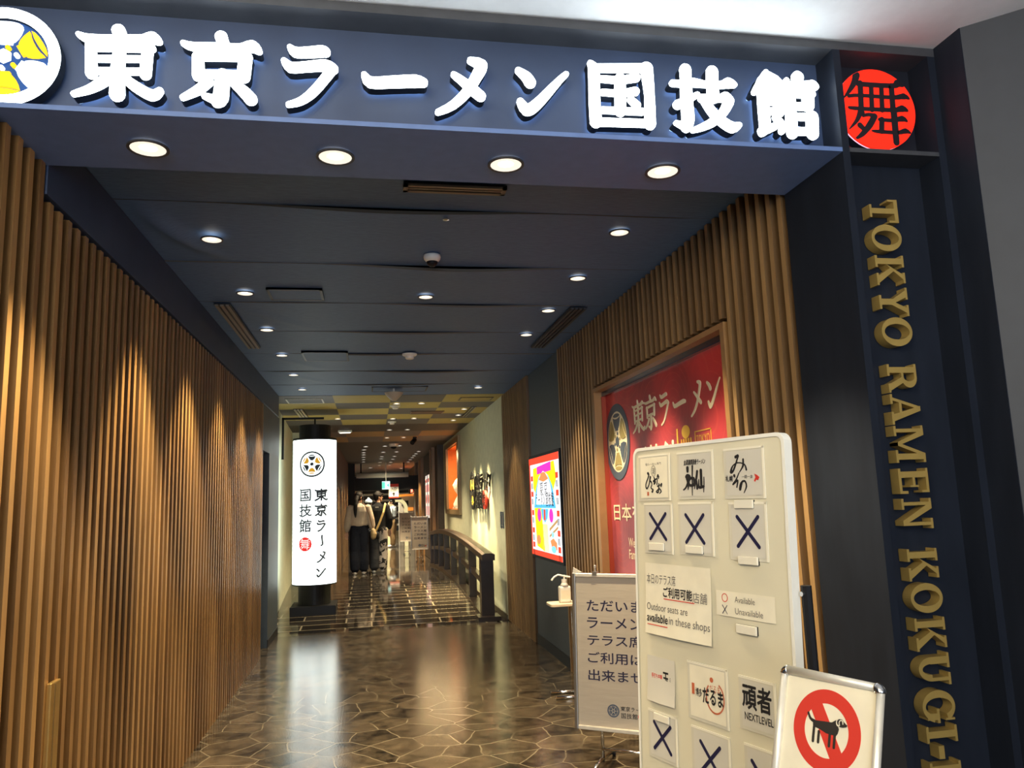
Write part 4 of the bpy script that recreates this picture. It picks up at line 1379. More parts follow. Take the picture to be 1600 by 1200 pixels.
SLV = mat('clear_film', (.66, .62, .50), .18, coat=.5)
SLE = mat('film_edge', (.84, .79, .64), .25)
PZ = .0032
CG_ = 'shop logo cards on the whiteboard'
t, a, b = card(.026, .182, .022, .166, 'logo_card', 'whiteboard card with thin brush kana below a grey round crest, top left', 'card', CG_, PAPERC, True)
textmb('塩らーめん専門', -.040, .038, .038, .046, PZ, .0003).build('small_lettering', GREYINK, t)
q = MB().ring(0, 0, .0105, .0115, PZ, PZ+.0003, 24)
q.v = [(x+.000, y*1.5+.020, z) for x, y, z in q.v]
q.build('crest_outline', GREYINK, t)
textmb('潮', -.008, .010, .008, .030, PZ, .0003).build('crest_character', GREYINK, t)
hk = MB()
for st in ([(-28, 14, 9), (-24, 6, 5), (-40, -20, 4), (-36, -34, 5), (-24, -22, 4), (-16, 2, 7)], [(-14, -12, 6), (-8, -20, 3), (-14, -32, 4), (-4, -38, 5), (-8, -44, 8)],
           [(2, 0, 4), (8, -14, 6), (2, -20, 6)], [(0, -12, 8), (18, -4, 3), (16, -22, 4)], [(22, 6, 7), (18, 0, 4)], [(26, 2, 5), (24, -4, 4)],
           [(18, -28, 4), (32, -24, 3)], [(26, -20, 4), (22, -46, 5), (12, -44, 4), (28, -36, 4), (36, -44, 4), (28, -50, 3)], [(38, -22, 8), (36, -28, 6)]):
    hk.stroke(st, PZ, PZ+.0004, .001, 0, 0)
hk.build('brush_kana', INK, t)
MB().box(-.034, -.025, -.056, -.044, PZ, PZ+.0003).build('red_seal', ORINK, t)

t, a, b = card(.216, .374, .024, .164, 'logo_card', 'whiteboard card with two heavy black brush kanji under a slanted line', 'card', CG_, PAPER, True)
textmb('金澤濃厚豚骨ラーメン', -.046, .030, .048, .046, PZ, .0003, bold=.03, shear=.25).build('small_lettering', INK, t)
kz = MB()
for st in ([(-30, 22, 17), (-30, 12, 14)], [(-36, -4, 16), (-30, -2, 20), (-22, -8, 18), (-38, -34, 9), (-50, -42, 7)], [(-34, -10, 12), (-28, -26, 12), (-30, -42, 4)],
           [(-24, -10, 12), (-4, -10, 14), (-4, -28, 14), (-24, -28, 12), (-24, -10, 10)], [(-8, 26, 11), (-9, 8, 8), (-11, -30, 6), (-12, -58, 5)],
           [(12, 10, 13), (8, -8, 13), (-2, -40, 4)], [(8, -18, 10), (10, -40, 10)], [(28, 12, 16), (28, -32, 14)], [(18, -14, 5), (18, -36, 12), (38, -34, 12)], [(40, -8, 5), (39, -30, 7), (37, -50, 4)]):
    kz.stroke(st, PZ, PZ+.0004, .001, 0, 0, .66)
kz.build('brush_kanji', INK, t)

t, a, b = card(.415, .566, .027, .165, 'logo_card', 'whiteboard card with loose brush kana and a red map mark, top right', 'card', CG_, PAPER, True)
mi = MB()
for st in ([(-26, 44, 9), (-18, 48, 5)], [(-18, 46, 10), (-20, 38, 5), (-36, 8, 6), (-46, 4, 9), (-38, 20, 4), (-18, 28, 3), (6, 22, 4), (12, 8, 6)], [(2, 36, 6), (0, 18, 6), (-14, 2, 2)],
           [(-34, -6, 8), (-32, -10, 4)], [(-16, 0, 3), (-26, -16, 4), (-40, -30, 5), (-22, -20, 6), (-26, -38, 4)],
           [(-4, -22, 4), (-14, -44, 8), (-10, -28, 6), (4, -22, 5), (10, -36, 5), (0, -54, 2)]):
    mi.stroke(st, PZ, PZ+.0004, .001, 0, 0)
mi.build('brush_kana', INK, t)
textmb('札幌', -.068, -.022, -.040, -.006, PZ, .0003, bold=.02).build('small_lettering', INK, t)
textmb('一期一会', -.006, -.016, .034, -.006, PZ, .0003).build('small_lettering', INK, t)
MB().prism([(.038, -.022), (.044, -.014), (.040, -.004), (.050, -.008), (.058, -.014), (.052, -.022), (.046, -.020), (.042, -.026)], PZ, PZ+.0003).build('red_map_mark', REDINK, t)


def cross(t, x0, x1, y0, y1, w_=.0105):
    MB().stroke([(x0, y1, w_), (x1, y0, w_)], PZ, PZ+.0004, 1, 0, 0, 1, 1).build('cross_stroke', NAVYINK, t)
    MB().stroke([(x1, y1, w_), (x0, y0, w_)], PZ+.0001, PZ+.0005, 1, 0, 0, 1, 1).build('cross_stroke', NAVYINK, t)


XG = 'cross cards on the whiteboard'
for (x0, x1, y0, y1, xa, xb, ya, yb, lb) in (
        (.049, .188, .173, .327, .081, .157, .206, .283, 'navy cross card on the whiteboard under the crest card'),
        (.215, .366, .172, .324, .250, .326, .209, .288, 'navy cross card on the whiteboard under the heavy kanji card'),
        (.427, .566, .174, .328, .460, .536, .213, .291, 'navy cross card on the whiteboard under the red map mark card'),
        (.046, .181, .790, .926, .076, .152, .823, .897, 'navy cross card on the whiteboard at the lower left corner'),
        (.242, .397, .793, .950, .282, .358, .828, .905, 'navy cross card on the whiteboard under the red ring card'),
        (.448, .566, .790, .945, .476, .548, .828, .905, 'navy cross card on the whiteboard partly hidden by the dog sign')):
    t, a, b = card(x0, x1, y0, y1, 'cross_card', lb, 'card', XG, PAPER, True)
    cx, cy = (x0+x1)/2, (y0+y1)/2
    cross(t, xa-cx, xb-cx, cy-yb, cy-ya)

t, a, b = card(.050, .347, .357, .567, 'notice_sheet', 'large cream whiteboard sheet about outdoor seats with red underlines', 'notice', None, PAPERC, False, .010)
def curled(p):
    v, u = (p.y+b)/(2*b), (p.x+a)/(2*a)
    return Vector((p.x, p.y, p.z+.0024+.010*max(0, 1-v)**2.5*math.sin(PI*(.2+.6*u))))


L_ = lambda body, x0, x1, y0, y1, m_, nm, bold=0.0: textmb(body, x0-.1985, .462-y1, x1-.1985, .462-y0, .0008, .0003, bold).warp(curled).build(nm, m_, t)
L_('本日のテラス席', .058, .195, .388, .419, GREYINK, 'japanese_lettering')
L_('ご利用可能', .137, .268, .424, .454, INK, 'japanese_lettering', .025)
L_('店舗', .270, .330, .428, .458, GREYINK, 'japanese_lettering')
L_('Outdoor seats are', .058, .248, .476, .497, GREYINK, 'english_lettering')
L_('available', .059, .160, .507, .531, INK, 'english_lettering', .02)
L_('in these shops', .166, .341, .507, .537, GREYINK, 'english_lettering')
MB().box(.139-.1985, .277-.1985, .462-.4605, .462-.458, .0008, .0011).box(.061-.1985, .160-.1985, .462-.541, .462-.5385, .0008, .0011).warp(curled).build('red_underline', REDINK, t)

t, a, b = card(.366, .580, .413, .479, 'legend_sheet', 'small cream whiteboard sheet explaining the red ring and the cross', 'notice', None, PAPERC)
MB().ring(-.073, .015, .0095, .0115, PZ, PZ+.0003, 28).build('red_ring', REDINK, t)
MB().stroke([(-.083, -.005, .002), (-.065, -.027, .002)], PZ, PZ+.0003, 1, 0, 0, 1, 1).build('cross_mark', NAVYINK, t)
MB().stroke([(-.065, -.005, .002), (-.083, -.027, .002)], PZ, PZ+.0004, 1, 0, 0, 1, 1).build('cross_mark', NAVYINK, t)
textmb('Available', -.035, .006, .038, .022, PZ, .0003).build('english_lettering', GREYINK, t)
textmb('Unavailable', -.035, -.024, .065, -.008, PZ, .0003).build('english_lettering', GREYINK, t)

t, a, b = card(.049, .179, .633, .764, 'logo_card', 'whiteboard card with small red letters and one bold black character', 'card', CG_, PAPER, False, .008)
textmb('手打ち中華', -.044, .002, .006, .016, PZ, .0003, bold=.03).build('red_lettering', REDINK, t)
textmb('玉', .010, -.008, .036, .026, PZ, .0003, bold=.035).build('bold_character', INK, t)
textmb('本店', .040, .002, .046, .016, PZ, .0003).build('small_lettering', GREYINK, t)
t, a, b = card(.233, .397, .620, .776, 'logo_card', 'cream whiteboard card with black kana over an orange-red ring', 'card', CG_, PAPERC, True)
q = MB().ring(0, 0, .033, .037, PZ, PZ+.0002, 40, PI*.75, PI*2.35)
q.v = [(x+.032, y*1.15-.004, z) for x, y, z in q.v]
q.disc(.020, .041, .007, PZ, PZ+.0002, 12)
q.build('orange_ring', ORINK, t)
textmb('だるま', .012, .008, .052, .028, PZ, .0003).build('orange_lettering', ORINK, t)
textmb('博多', -.046, -.012, -.020, .010, PZ, .0005, bold=.015).build('small_lettering', INK, t)
textmb('だるま', -.017, -.024, .064, .016, PZ, .0006, bold=.03).build('bold_lettering', INK, t)
MB().box(-.062, -.051, -.010, .020, PZ, PZ+.0003).build('red_seal', ORINK, t)
t, a, b = card(.437, .566, .624, .757, 'logo_card', 'whiteboard card with two large black kanji above English capitals', 'card', CG_, PAPER, True)
textmb('頑者', -.050, -.012, .050, .048, PZ, .0003, bold=.028).build('bold_lettering', INK, t)
textmb('NEXTLEVEL', -.044, -.040, .054, -.022, PZ, .0003, bold=.015).build('english_lettering', INK, t)

MG = 'white magnets on the whiteboard'
MAGM = mat('white_magnet', (.76, .71, .58), .45)
for (x0, x1, y0, y1, lb) in ((.076, .148, .295, .318, 'white bar magnet at the foot of the cross card under the crest card'),
                             (.249, .321, .297, .319, 'white bar magnet at the foot of the cross card under the kanji card'),
                             (.455, .523, .169, .191, 'white bar magnet at the head of the cross card under the red map mark'),
                             (.461, .531, .317, .338, 'white bar magnet at the foot of the cross card under the red map mark'),
                             (.443, .515, .494, .517, 'white bar magnet hanging below the small legend sheet'),
                             (.080, .150, .795, .816, 'white bar magnet at the head of the lower left cross card')):
    M = WM @ Matrix.Translation(((x0+x1)/2, BH-(y0+y1)/2, .0042))
    t = thing('bar_magnet', lb, 'magnet', M=M, group=MG)
    a, b = (x1-x0)/2, (y1-y0)/2
    MB().box(-a, a, -b, b, 0, .006).build('face', MAGM, t, bevel=.0015)
    MB().box(-a, a, -b, b, -.0035, 0).build('magnetic_strip', BLACK, t)

# ------------------------------------------------------------------ dog sign in the foreground
DT = Vector((.8631, 1.5921, 1.1847))
du, dv, dn = fr_(-1.2061, .2838, 0)
DH = .345
DM = basis(DT-dv*DH, du, dv, dn)
dg_ = thing('dog_sign', 'tilted silver poster stand with a no-dogs sign in the foreground', 'sign', M=DM)
Y_ = lambda y: DH-y
MB().box(.008, .232, .008, DH-.008, -.010, -.004).build('back_panel', BLACK, dg_)
MB().box(.014, .226, .014, DH-.014, -.004, -.002).build('poster', PAPERC, dg_)


def bar(p, q, r=.0095):
    return MB().tube([p, q], (r, r*.8), 12)


bar((.0095, 0.012, 0), (.0095, DH-.012, 0)).build('frame_bar', ALU, dg_, smooth=True)
bar((.2305, 0.012, 0), (.2305, DH-.012, 0)).build('frame_bar', ALU, dg_, smooth=True)
bar((.012, DH-.0095, 0), (.228, DH-.0095, 0)).build('frame_bar', ALU, dg_, smooth=True)
bar((.012, .0095, 0), (.228, .0095, 0)).build('frame_bar', ALU, dg_, smooth=True)
for x, y, a in ((.0125, DH-.0125, PI/2), (.2275, DH-.0125, 0), (.0125, .0125, PI), (.2275, .0125, 1.5*PI)):
    q = MB()
    pts = [(x+.002*math.cos(a+PI/2*i/6)*0+(-.003 if x < .1 else .003)+.0*i, y, 0) for i in range(2)]
    c = (x+(.006 if x < .1 else -.006), y+(.006 if y < .1 else -.006))
    q.tube([(c[0]+.0085*math.cos(a+PI/2*i/8), c[1]+.0085*math.sin(a+PI/2*i/8), 0) for i in range(9)], .0105, 12)
    q.build('corner_cap', CHROME, dg_, smooth=True)
RC = (.1188, Y_(.1084))
MB().ring(RC[0], RC[1], .0500, .0764, -.002, -.0014, 72).build('red_ring', REDINK, dg_)
sl_ = MB()
ang = math.radians(-58)
dx_, dy_ = math.cos(ang), math.sin(ang)
px_, py_ = -dy_, dx_
sl_.prism([(RC[0]+dx_*.054*s_+px_*.0145*k_, RC[1]+dy_*.054*s_+py_*.0145*k_) for s_, k_ in ((-1, -1), (1, -1), (1, 1), (-1, 1))], -.002, -.0013)
sl_.build('red_slash', REDINK, dg_)
db = MB()
Pz0, Pz1 = -.0012, -.0006
pt = lambda x, y: (x, Y_(y))
db.prism([pt(.0885, .0945), pt(.115, .0920), pt(.131, .0905), pt(.1415, .0835), pt(.1445, .0945), pt(.1475, .1000), pt(.1455, .1085), pt(.1425, .1130), pt(.132, .1135), pt(.120, .1130), pt(.105, .1085), pt(.0945, .1070), pt(.0885, .1035)], Pz0, Pz1)
db.stroke([(.0905, Y_(.0965), .0070), (.0815, Y_(.0930), .0052), (.0755, Y_(.0835), .0044)], Pz0, Pz1, 1, 0, 0)
for x, y0, y1 in ((.0915, .103, .1335), (.1035, .113, .1330), (.1285, .1130, .1345), (.1395, .112, .1350)):
    db.stroke([(x, Y_(y0), .0052), (x, Y_(y1), .0052)], Pz0, Pz1, 1, 0, 0, 1, 1)
db.build('dog_silhouette', mat('faded_black_ink', (.022, .018, .015), .6), dg_)
hd = MB()
hd.prism([pt(.1430, .0850), pt(.1465, .0812), pt(.1530, .0808), pt(.1575, .0845), pt(.1655, .0895), pt(.1640, .0925), pt(.1560, .0950), pt(.1500, .0955), pt(.1450, .0930)], Pz1+.0002, Pz1+.0006)
hd.build('dog_head', mat('faded_black_ink', (.022, .018, .015), .6), dg_)
ea = MB()
ea.stroke([(.1425, Y_(.0815), .0016), (.1418, Y_(.0885), .0018), (.1445, Y_(.0935), .0026), (.1490, Y_(.0925), .0018)], Pz1+.0007, Pz1+.001, 1, 0, 0)
ea.stroke([(.1490, Y_(.0925), .0018), (.1478, Y_(.0885), .0016), (.1490, Y_(.0845), .0016), (.1525, Y_(.0825), .0018), (.1555, Y_(.0850), .0020), (.1560, Y_(.0890), .0016)], Pz1+.0007, Pz1+.001, 1, 0, 0)
ea.build('ear_outline', PAPERC, dg_)
textmb('ペットをお連れのお客様の', .030, Y_(.210), .205, Y_(.196), -.002, .0003).build('notice_lettering', INK, dg_)
textmb('ご入館はご遠慮ください', .030, Y_(.234), .205, Y_(.220), -.002, .0003).build('notice_lettering', INK, dg_)
textmb('No pets allowed', .060, Y_(.268), .180, Y_(.250), -.002, .0003).build('notice_lettering', INK, dg_)
dinv = DM.inverted()
pc = DM @ Vector((.12, .10, -.02))
MB().tube([dinv @ pc, dinv @ Vector((pc.x+.03, pc.y+.012, pc.z-.05)), dinv @ Vector((pc.x+.03, pc.y+.012, .02))], .014, 10).build('pole', ALU, dg_)
q = MB().lathe([(.17, 0), (.17, .012), (.03, .024)], n=36)
q.v = [tuple(dinv @ Vector((pc.x+.03+x, pc.y+.012+y, z+.001))) for x, y, z in q.v]
q.build('base_plate', ALU, dg_)

# ------------------------------------------------------------------ easel signs
PAPERN = mat('white_tarpaulin', (.43, .38, .31), .45, noise=.03, scale=4, bump=.25, stretch=(1, 6, 1))


def easel(M, label, group, W=.64, Hh=.89, clip=True, lines=True):
    t = thing('notice_stand', label, 'sign stand', M=M, group=group)
    MB().box(.008, W-.008, .008, Hh-.008, -.016, -.010).build('panel', PAPERN, t)
    for nm, bx_ in (('frame_bar', (0, .022, 0, Hh)), ('frame_bar', (W-.022, W, 0, Hh)), ('frame_bar', (.022, W-.022, Hh-.022, Hh)), ('frame_bar', (.022, W-.022, 0, .022))):
        MB().box(bx_[0], bx_[1], bx_[2], bx_[3], -.022, .006).build(nm, ALU if bx_[1]-bx_[0] > .1 else STEEL, t, bevel=.004)
    for i, s_ in enumerate(('ただいま', 'ラーメン', 'テラス席', 'ご利用は', '出来ません。')):
        y0 = .157+.099*i
        textmb(s_, .088, Hh-y0-.062, .088+(.335 if i < 4 else .46), Hh-y0, -.010, .0006, bold=.014).build('notice_lettering', NAVYINK, t)
    r_, A_, B_, C_ = emblem_mb(.036, .235, Hh-.775, -.0098, -.0092, .80)
    merge(r_, A_, B_, C_).build('emblem_print', BLUEG, t)
    chars('東京ラーメン', -.0098, -.0092, .000105, .292, Hh-.757, .030, False, .6, wmin=.0022).build('logo_lettering', INK, t)
    chars('国技館', -.0098, -.0092, .000115, .295, Hh-.795, .034, False, .6, wmin=.0022).build('logo_lettering', INK, t)
    MB().disc(.292+.105, Hh-.795, .017, -.0098, -.0092, 24).build('red_seal', REDINK, t)
    if clip:
        for x in (.147, W-.147):
            q = MB().box(x-.014, x+.014, Hh-.012, Hh+.012, -.03, .012)
            q.tube([(x, Hh+.012, -.005), (x, Hh+.034, -.005)], .004, 8)
            q.lathe([(.004, Hh+.032), (.009, Hh+.038), (.009, Hh+.046), (.003, Hh+.050)], n=12)
            k0 = len(q.v)-48
            q.v[k0:] = [(p[0]+x, p[2], p[1]-.005) for p in q.v[k0:]]
            q.build('clip', STEEL, t)
        MB().prism([(-.008, Hh-.004), (.05, Hh+.004), (-.002, Hh+.032)], -.04, -.034).build('rear_corner', ALU, t)
    im = M.inverted()
    T0 = M @ Vector((0, 0, 0))
    for x in (.152, W-.152):
        a_ = M @ Vector((x, .06, -.03))
        b_ = Vector((a_.x, a_.y, .03))
        MB().tube([Vector((x, .40, -.034)), im @ b_], .011, 10).build('leg', CHROME, t, smooth=True)
        d = (M.to_3x3() @ Vector((0, 0, 1)))
        d.z = 0
        d.normalize()
        f_ = MB().tube([im @ (b_+d*.21), im @ (b_+d*.03+Vector((0, 0, .02))), im @ (b_-d*.21)], .010, 10).build('foot', CHROME, t, smooth=True)
        for e in (b_+d*.21, b_-d*.21):
            q = MB().lathe([(.010, -.010), (.0185, -.007), (.0185, .007), (.010, .010)], n=14)
            q.v = [tuple(im @ Vector((e.x+z, e.y+y, .0187+x))) for x, y, z in q.v]
            q.build('caster', BLACK, f_)
    a_, b_ = M @ Vector((.152, 0, -.03)), M @ Vector((W-.152, 0, -.03))
    MB().tube([im @ Vector((a_.x, a_.y, .10)), im @ Vector((b_.x, b_.y, .10))], .009, 10).build('cross_bar', CHROME, t, smooth=True)
    return t


eu, ev, en = fr_(-.6034, .0385, -.012)
ET_ = Vector((1.2019, 4.6809, 1.0993))
easel(basis(ET_-ev*.89, eu, ev, en), 'terrace notice stand with navy lettering half hidden behind the whiteboard', 'terrace notice stands')
for (x, yy, zt, yaw, lb) in ((1.07, 21.6, 1.20, -.10, 'terrace notice stand in the corridor nearest the far end of the railing'), (.86, 24.6, 1.29, .05, 'terrace notice stand farthest away, in front of the grey kiosk')):
    u_, v_, n_2 = fr_(yaw, .02, 0)
    easel(basis(Vector((x, yy, zt))-v_*.89, u_, v_, n_2), lb, 'terrace notice stands', W=.47, clip=True)

# ------------------------------------------------------------------ hand sanitiser stand
TRAYM = mat('pale_wood_tray', (.72, .60, .42), .4, noise=.05)
t = thing('sanitizer_stand', 'pale tray on a slim steel stand behind the notice stand', 'stand', (1.56, 6.25, 0))
MB().prism(rrect(-.16, .13, -.10, .10, .03), .700, .722).build('tray', TRAYM, t, bevel=.004)
MB().tube([(.04, 0, .016), (.04, 0, .70)], .014, 10).build('pole', CHROME, t, smooth=True)
for dy in (-.09, .08):
    MB().tube([(-.15, dy, .014), (.14, dy, .014)], .013, 10).build('base_bar', CHROME, t, smooth=True)
MB().tube([(.04, -.09, .014), (.04, .08, .014)], .012, 10).build('base_link', CHROME, t)
t = thing('sanitizer_bottle', 'white square pump bottle of hand sanitiser on the pale tray', 'bottle', (1.535, 6.24, .7225))
MB().box(-.046, .046, -.035, .035, 0, .130).build('bottle', WHITEP, t, bevel=.012)
MB().lathe([(.040, .128), (.022, .150), (.018, .165)], n=20).build('neck', WHITEP, t, smooth=True)
pmp = MB().lathe([(.022, .160), (.022, .182)], n=18).build('pump_collar', WHITEP, t)
MB().tube([(0, 0, .182), (0, 0, .215)], .007, 10).build('pump_stem', WHITEP, t)
MB().tube([(.05, 0, .196), (-.05, 0, .218), (-.085, 0, .200), (-.105, 0, .176)], .0075, 8).build('pump_spout', WHITEP, t)
MB().box(-.038, .038, -.0356, -.0350, .03, .10).build('label_print', PAPERC, t)

# ------------------------------------------------------------------ people
def sweep(path, n=14):
    """path of (x, y, z, half width, half depth); an elliptical tube with domed ends"""
    mb = MB()
    P = [Vector(p[:3]) for p in path]
    rr = [(p[3], p[4] if len(p) > 4 else p[3]) for p in path]
    d0, d1 = (P[0]-P[1]).normalized(), (P[-1]-P[-2]).normalized()
    P = [P[0]+d0*min(rr[0])*.7]+P+[P[-1]+d1*min(rr[-1])*.7]
    rr = [(rr[0][0]*.45, rr[0][1]*.45)]+rr+[(rr[-1][0]*.45, rr[-1][1]*.45)]
    vs = []
    for i, p in enumerate(P):
        d = (P[min(i+1, len(P)-1)]-P[max(i-1, 0)]).normalized()
        sd = Vector((1, 0, 0))-d*d.x
        if sd.length < .3:
            sd = Vector((0, 1, 0))-d*d.y
        sd.normalize()
        fd = sd.cross(d).normalized()
        for k in range(n):
            a = 2*PI*k/n
            vs.append(p+sd*math.cos(a)*rr[i][0]+fd*math.sin(a)*rr[i][1])
    m_ = len(P)
    fs = [tuple(range(n-1, -1, -1)), tuple(range((m_-1)*n, m_*n))]
    for k in range(m_-1):
        for i in range(n):
            fs.append((k*n+i, k*n+(i+1) % n, (k+1)*n+(i+1) % n, (k+1)*n+i))
    return mb.add(vs, fs)


def fuse(mb, name, material, parent, vox=.009, smooth=3):
    """one continuous skin over overlapping limbs"""
    o = mb.build('tmp', material)
    r = o.modifiers.new('r', 'REMESH')
    r.mode = 'VOXEL'
    r.voxel_size = vox
    s_ = o.modifiers.new('s', 'SMOOTH')
    s_.iterations = smooth
    s_.factor = .5
    bpy.context.view_layer.update()
    me = bpy.data.meshes.new_from_object(o.evaluated_get(bpy.context.evaluated_depsgraph_get()))
    bpy.data.objects.remove(o)
    me.name = name
    if not me.materials:
        me.materials.append(material)
    for p in me.polygons:
        p.use_smooth = True
    q = bpy.data.objects.new(name, me)
    COL.objects.link(q)
    q.parent = parent
    return q


SKIN = mat('skin', (.50, .29, .19), .5, noise=.04)
HAIR = mat('black_hair', (.010, .008, .008), .65, spec=.25, noise=.3, scale=60)


def hand(mb, w_, d, side, fwd=Vector((0, -1, 0))):
    """palm, four bent fingers of unequal length and a thumb; w_ wrist point, d direction of the hand"""
    d = d.normalized()
    acr = d.cross(fwd)
    if acr.length < .2:
        acr = Vector((1, 0, 0))
    acr.normalize()
    nrm = acr.cross(d).normalized()
    p2 = w_+d*.085
    for k in (-1, 0, 1):
        mb.add(*(lambda s: (s.v, s.f))(sweep([tuple(w_+acr*.014*k)+(.016, .013), tuple(p2+acr*.026*k)+(.016, .012)], 8)))
    for k, ln in zip((-1.5, -.5, .5, 1.5), (.068, .080, .076, .060)):
        b0 = p2+acr*.0185*k
        b1 = b0+d*ln*.5+nrm*.006
        b2 = b1+d*ln*.42+nrm*.020
        mb.add(*(lambda s: (s.v, s.f))(sweep([tuple(b0)+(.0092,), tuple(b1)+(.0085,), tuple(b2)+(.0075,)], 7)))
    t0 = w_+d*.03+acr*.024*side
    t1 = t0+d*.035+acr*.022*side+nrm*.008
    t2 = t1+d*.028+nrm*.010
    mb.add(*(lambda s: (s.v, s.f))(sweep([tuple(t0)+(.012,), tuple(t1)+(.0105,), tuple(t2)+(.0085,)], 7)))


def person(label, loc_, rz, Ht, P, group=None):
    """P: pose and clothing of one standing or walking figure; figure faces +y before turning"""
    t = thing('person', label, 'person', loc_, group, rz=rz)
    k = Ht/1.70
    S = lambda pts: [tuple(c*k for c in p) for p in pts]
    body = MB()
    app = lambda m_, s: m_.add(s.v, s.f)
    # trunk, neck
    lean = P.get('lean', 0)
    app(body, sweep(S([(0, 0, .88, .155, .105), (0, .01, 1.00, .140, .095), (0, 0+lean*.4, 1.14, .135, .090), (0, lean*.8, 1.28, .165, .100), (0, lean, 1.40, .150, .080), (0, lean, 1.44, .08, .06)])))
    app(body, sweep(S([(0, lean, 1.40, .052, .052), (0, lean+.015, 1.50, .050, .050)])))
    yaw = P.get('head', 0)
    hc = Vector((0, lean+.030, 1.585))
    hm = MB()
    app(hm, sweep([(0, 0, -.060, .048, .060), (0, .004, -.02, .066, .086), (0, .0, .035, .074, .095), (0, -.006, .075, .060, .078)], 18))
    app(hm, sweep([(0, .072, -.075, .030, .022), (0, .060, -.045, .048, .034)], 12))            # jaw
    app(hm, sweep([(0, .092, .012, .009, .008), (0, .108, -.018, .013, .012)], 8))             # nose
    app(hm, sweep([(-.020, .082, -.047, .006, .007), (.020, .082, -.047, .006, .007)], 8))     # lips
    for s_ in (-1, 1):
        app(hm, sweep([(s_*.074, -.004, .012, .009, .018), (s_*.073, .000, -.022, .008, .013)], 8))   # ears
        app(hm, sweep([(s_*.020, .082, .026, .010, .008), (s_*.042, .076, .024, .010, .008)], 8))      # brow ridge
    RH = Matrix.Rotation(yaw, 4, 'Z') @ Matrix.Rotation(P.get('nod', 0), 4, 'X')
    headM = Matrix.Translation(hc*k) @ RH @ Matrix.Scale(k, 4)
    hm.xf(headM)
    body.add(hm.v, hm.f)
    # legs
    for s_ in (-1, 1):
        fy = P['feet'][0 if s_ < 0 else 1]
        hx = .085*s_
        fx = P.get('fx', .075)*s_
        kn = ((hx+fx)/2, fy*.5+.02, .47)
        lift = P.get('lift', (0, 0))[0 if s_ < 0 else 1]
        app(body, sweep(S([(hx, 0, .88, .090, .095), (hx, .0+fy*.2, .70, .078, .082), (kn[0], kn[1], kn[2], .056, .060), (fx, fy*.8-.01, .28, .050, .055), (fx, fy, .085+lift, .036, .040)])))
        app(body, sweep(S([(fx, fy-.03, .045+lift, .036, .036), (fx+.01*s_, fy+.08, .035+lift*.5, .040, .030), (fx+.012*s_, fy+.16, .028+lift*.2, .036, .022)]), 12))
    # arms
    hands = []
    for s_ in (-1, 1):
        el, wr = P['arms'][0 if s_ < 0 else 1]
        sh = Vector((.178*s_, lean-.005, 1.385))
        el, wr = Vector(el), Vector(wr)
        app(body, sweep(S([tuple(sh)+(.050, .050), tuple(sh.lerp(el, .5))+(.044, .046), tuple(el)+(.038, .038), tuple(el.lerp(wr, .5))+(.034, .034), tuple(wr)+(.025, .022)]), 12))
        hb = MB()
        hand(hb, wr, (wr-el).normalized()*.6+Vector(P.get('hd', (0, 0, -.6))), -s_)
        hb.v = [tuple(c*k for c in v) for v in hb.v]
        body.add(hb.v, hb.f)
        hands.append(wr)
    bo = fuse(body, 'body', SKIN, t, .0065, 2)
    # eyes
    for s_ in (-1, 1):
        e = MB().lathe([(.002, -.009), (.009, -.004), (.009, .004), (.002, .009)], n=10)
        e.v = [(x+s_*.030, y+.079, z+.008) for x, y, z in e.v]
        e.xf(headM).build('eye', INK, t)
    # hair
    hr = MB()
    if P['hair'] == 'long':
        app(hr, sweep([(0, -.020, -.03, .074, .074), (0, -.014, .03, .084, .100), (0, -.012, .075, .074, .090)], 18))
        for s_ in (-1, 1):
            app(hr, sweep([(s_*.055, .075, .060, .022, .014), (s_*.076, .050, .015, .012, .022), (s_*.078, .035, -.05, .007, .016), (s_*.072, .035, -.10, .004, .008)], 10))
    else:
        app(hr, sweep([(0, -.045, -.045, .058, .045), (0, -.030, .0, .076, .078), (0, -.010, .045, .086, .106), (0, -.010, .088, .070, .088)], 18))
        app(hr, sweep([(-.05, .085, .070, .028, .018), (.0, .098, .074, .03, .020), (.05, .085, .070, .028, .018)], 10))
        for s_ in (-1, 1):
            app(hr, sweep([(s_*.072, .03, .045, .016, .035), (s_*.076, .022, .005, .007, .016)], 10))
    hr.xf(headM)
    if P['hair'] == 'long':
        app(hr, sweep(S([(-.045, -.045, 1.60, .050, .040), (-.060, -.105, 1.53, .044, .034), (-.070, -.150, 1.44, .044, .028), (-.075, -.165, 1.34, .042, .026), (-.075, -.165, 1.25, .030, .020), (-.072, -.160, 1.18, .012, .010)]), 12))
    fuse(hr, 'hair', P.get('hairm', HAIR), t, .007, 2)
    # upper garment
    top = MB()
    lo = P.get('hem', .92)
    b_ = P.get('bulk', .02)
    app(top, sweep(S([(0, 0, lo, .150+b_, .108+b_), (0, .01, lo+.10, .150+b_*1.3, .106+b_*1.2), (0, lean*.5, 1.18, .152+b_, .100+b_), (0, lean*.8, 1.30, .174+b_, .104+b_), (0, lean, 1.395, .152+b_, .082+b_), (0, lean, 1.435, .075+b_*.5, .058+b_*.5), (0, lean+.004, 1.462, .058, .056)]), 20))
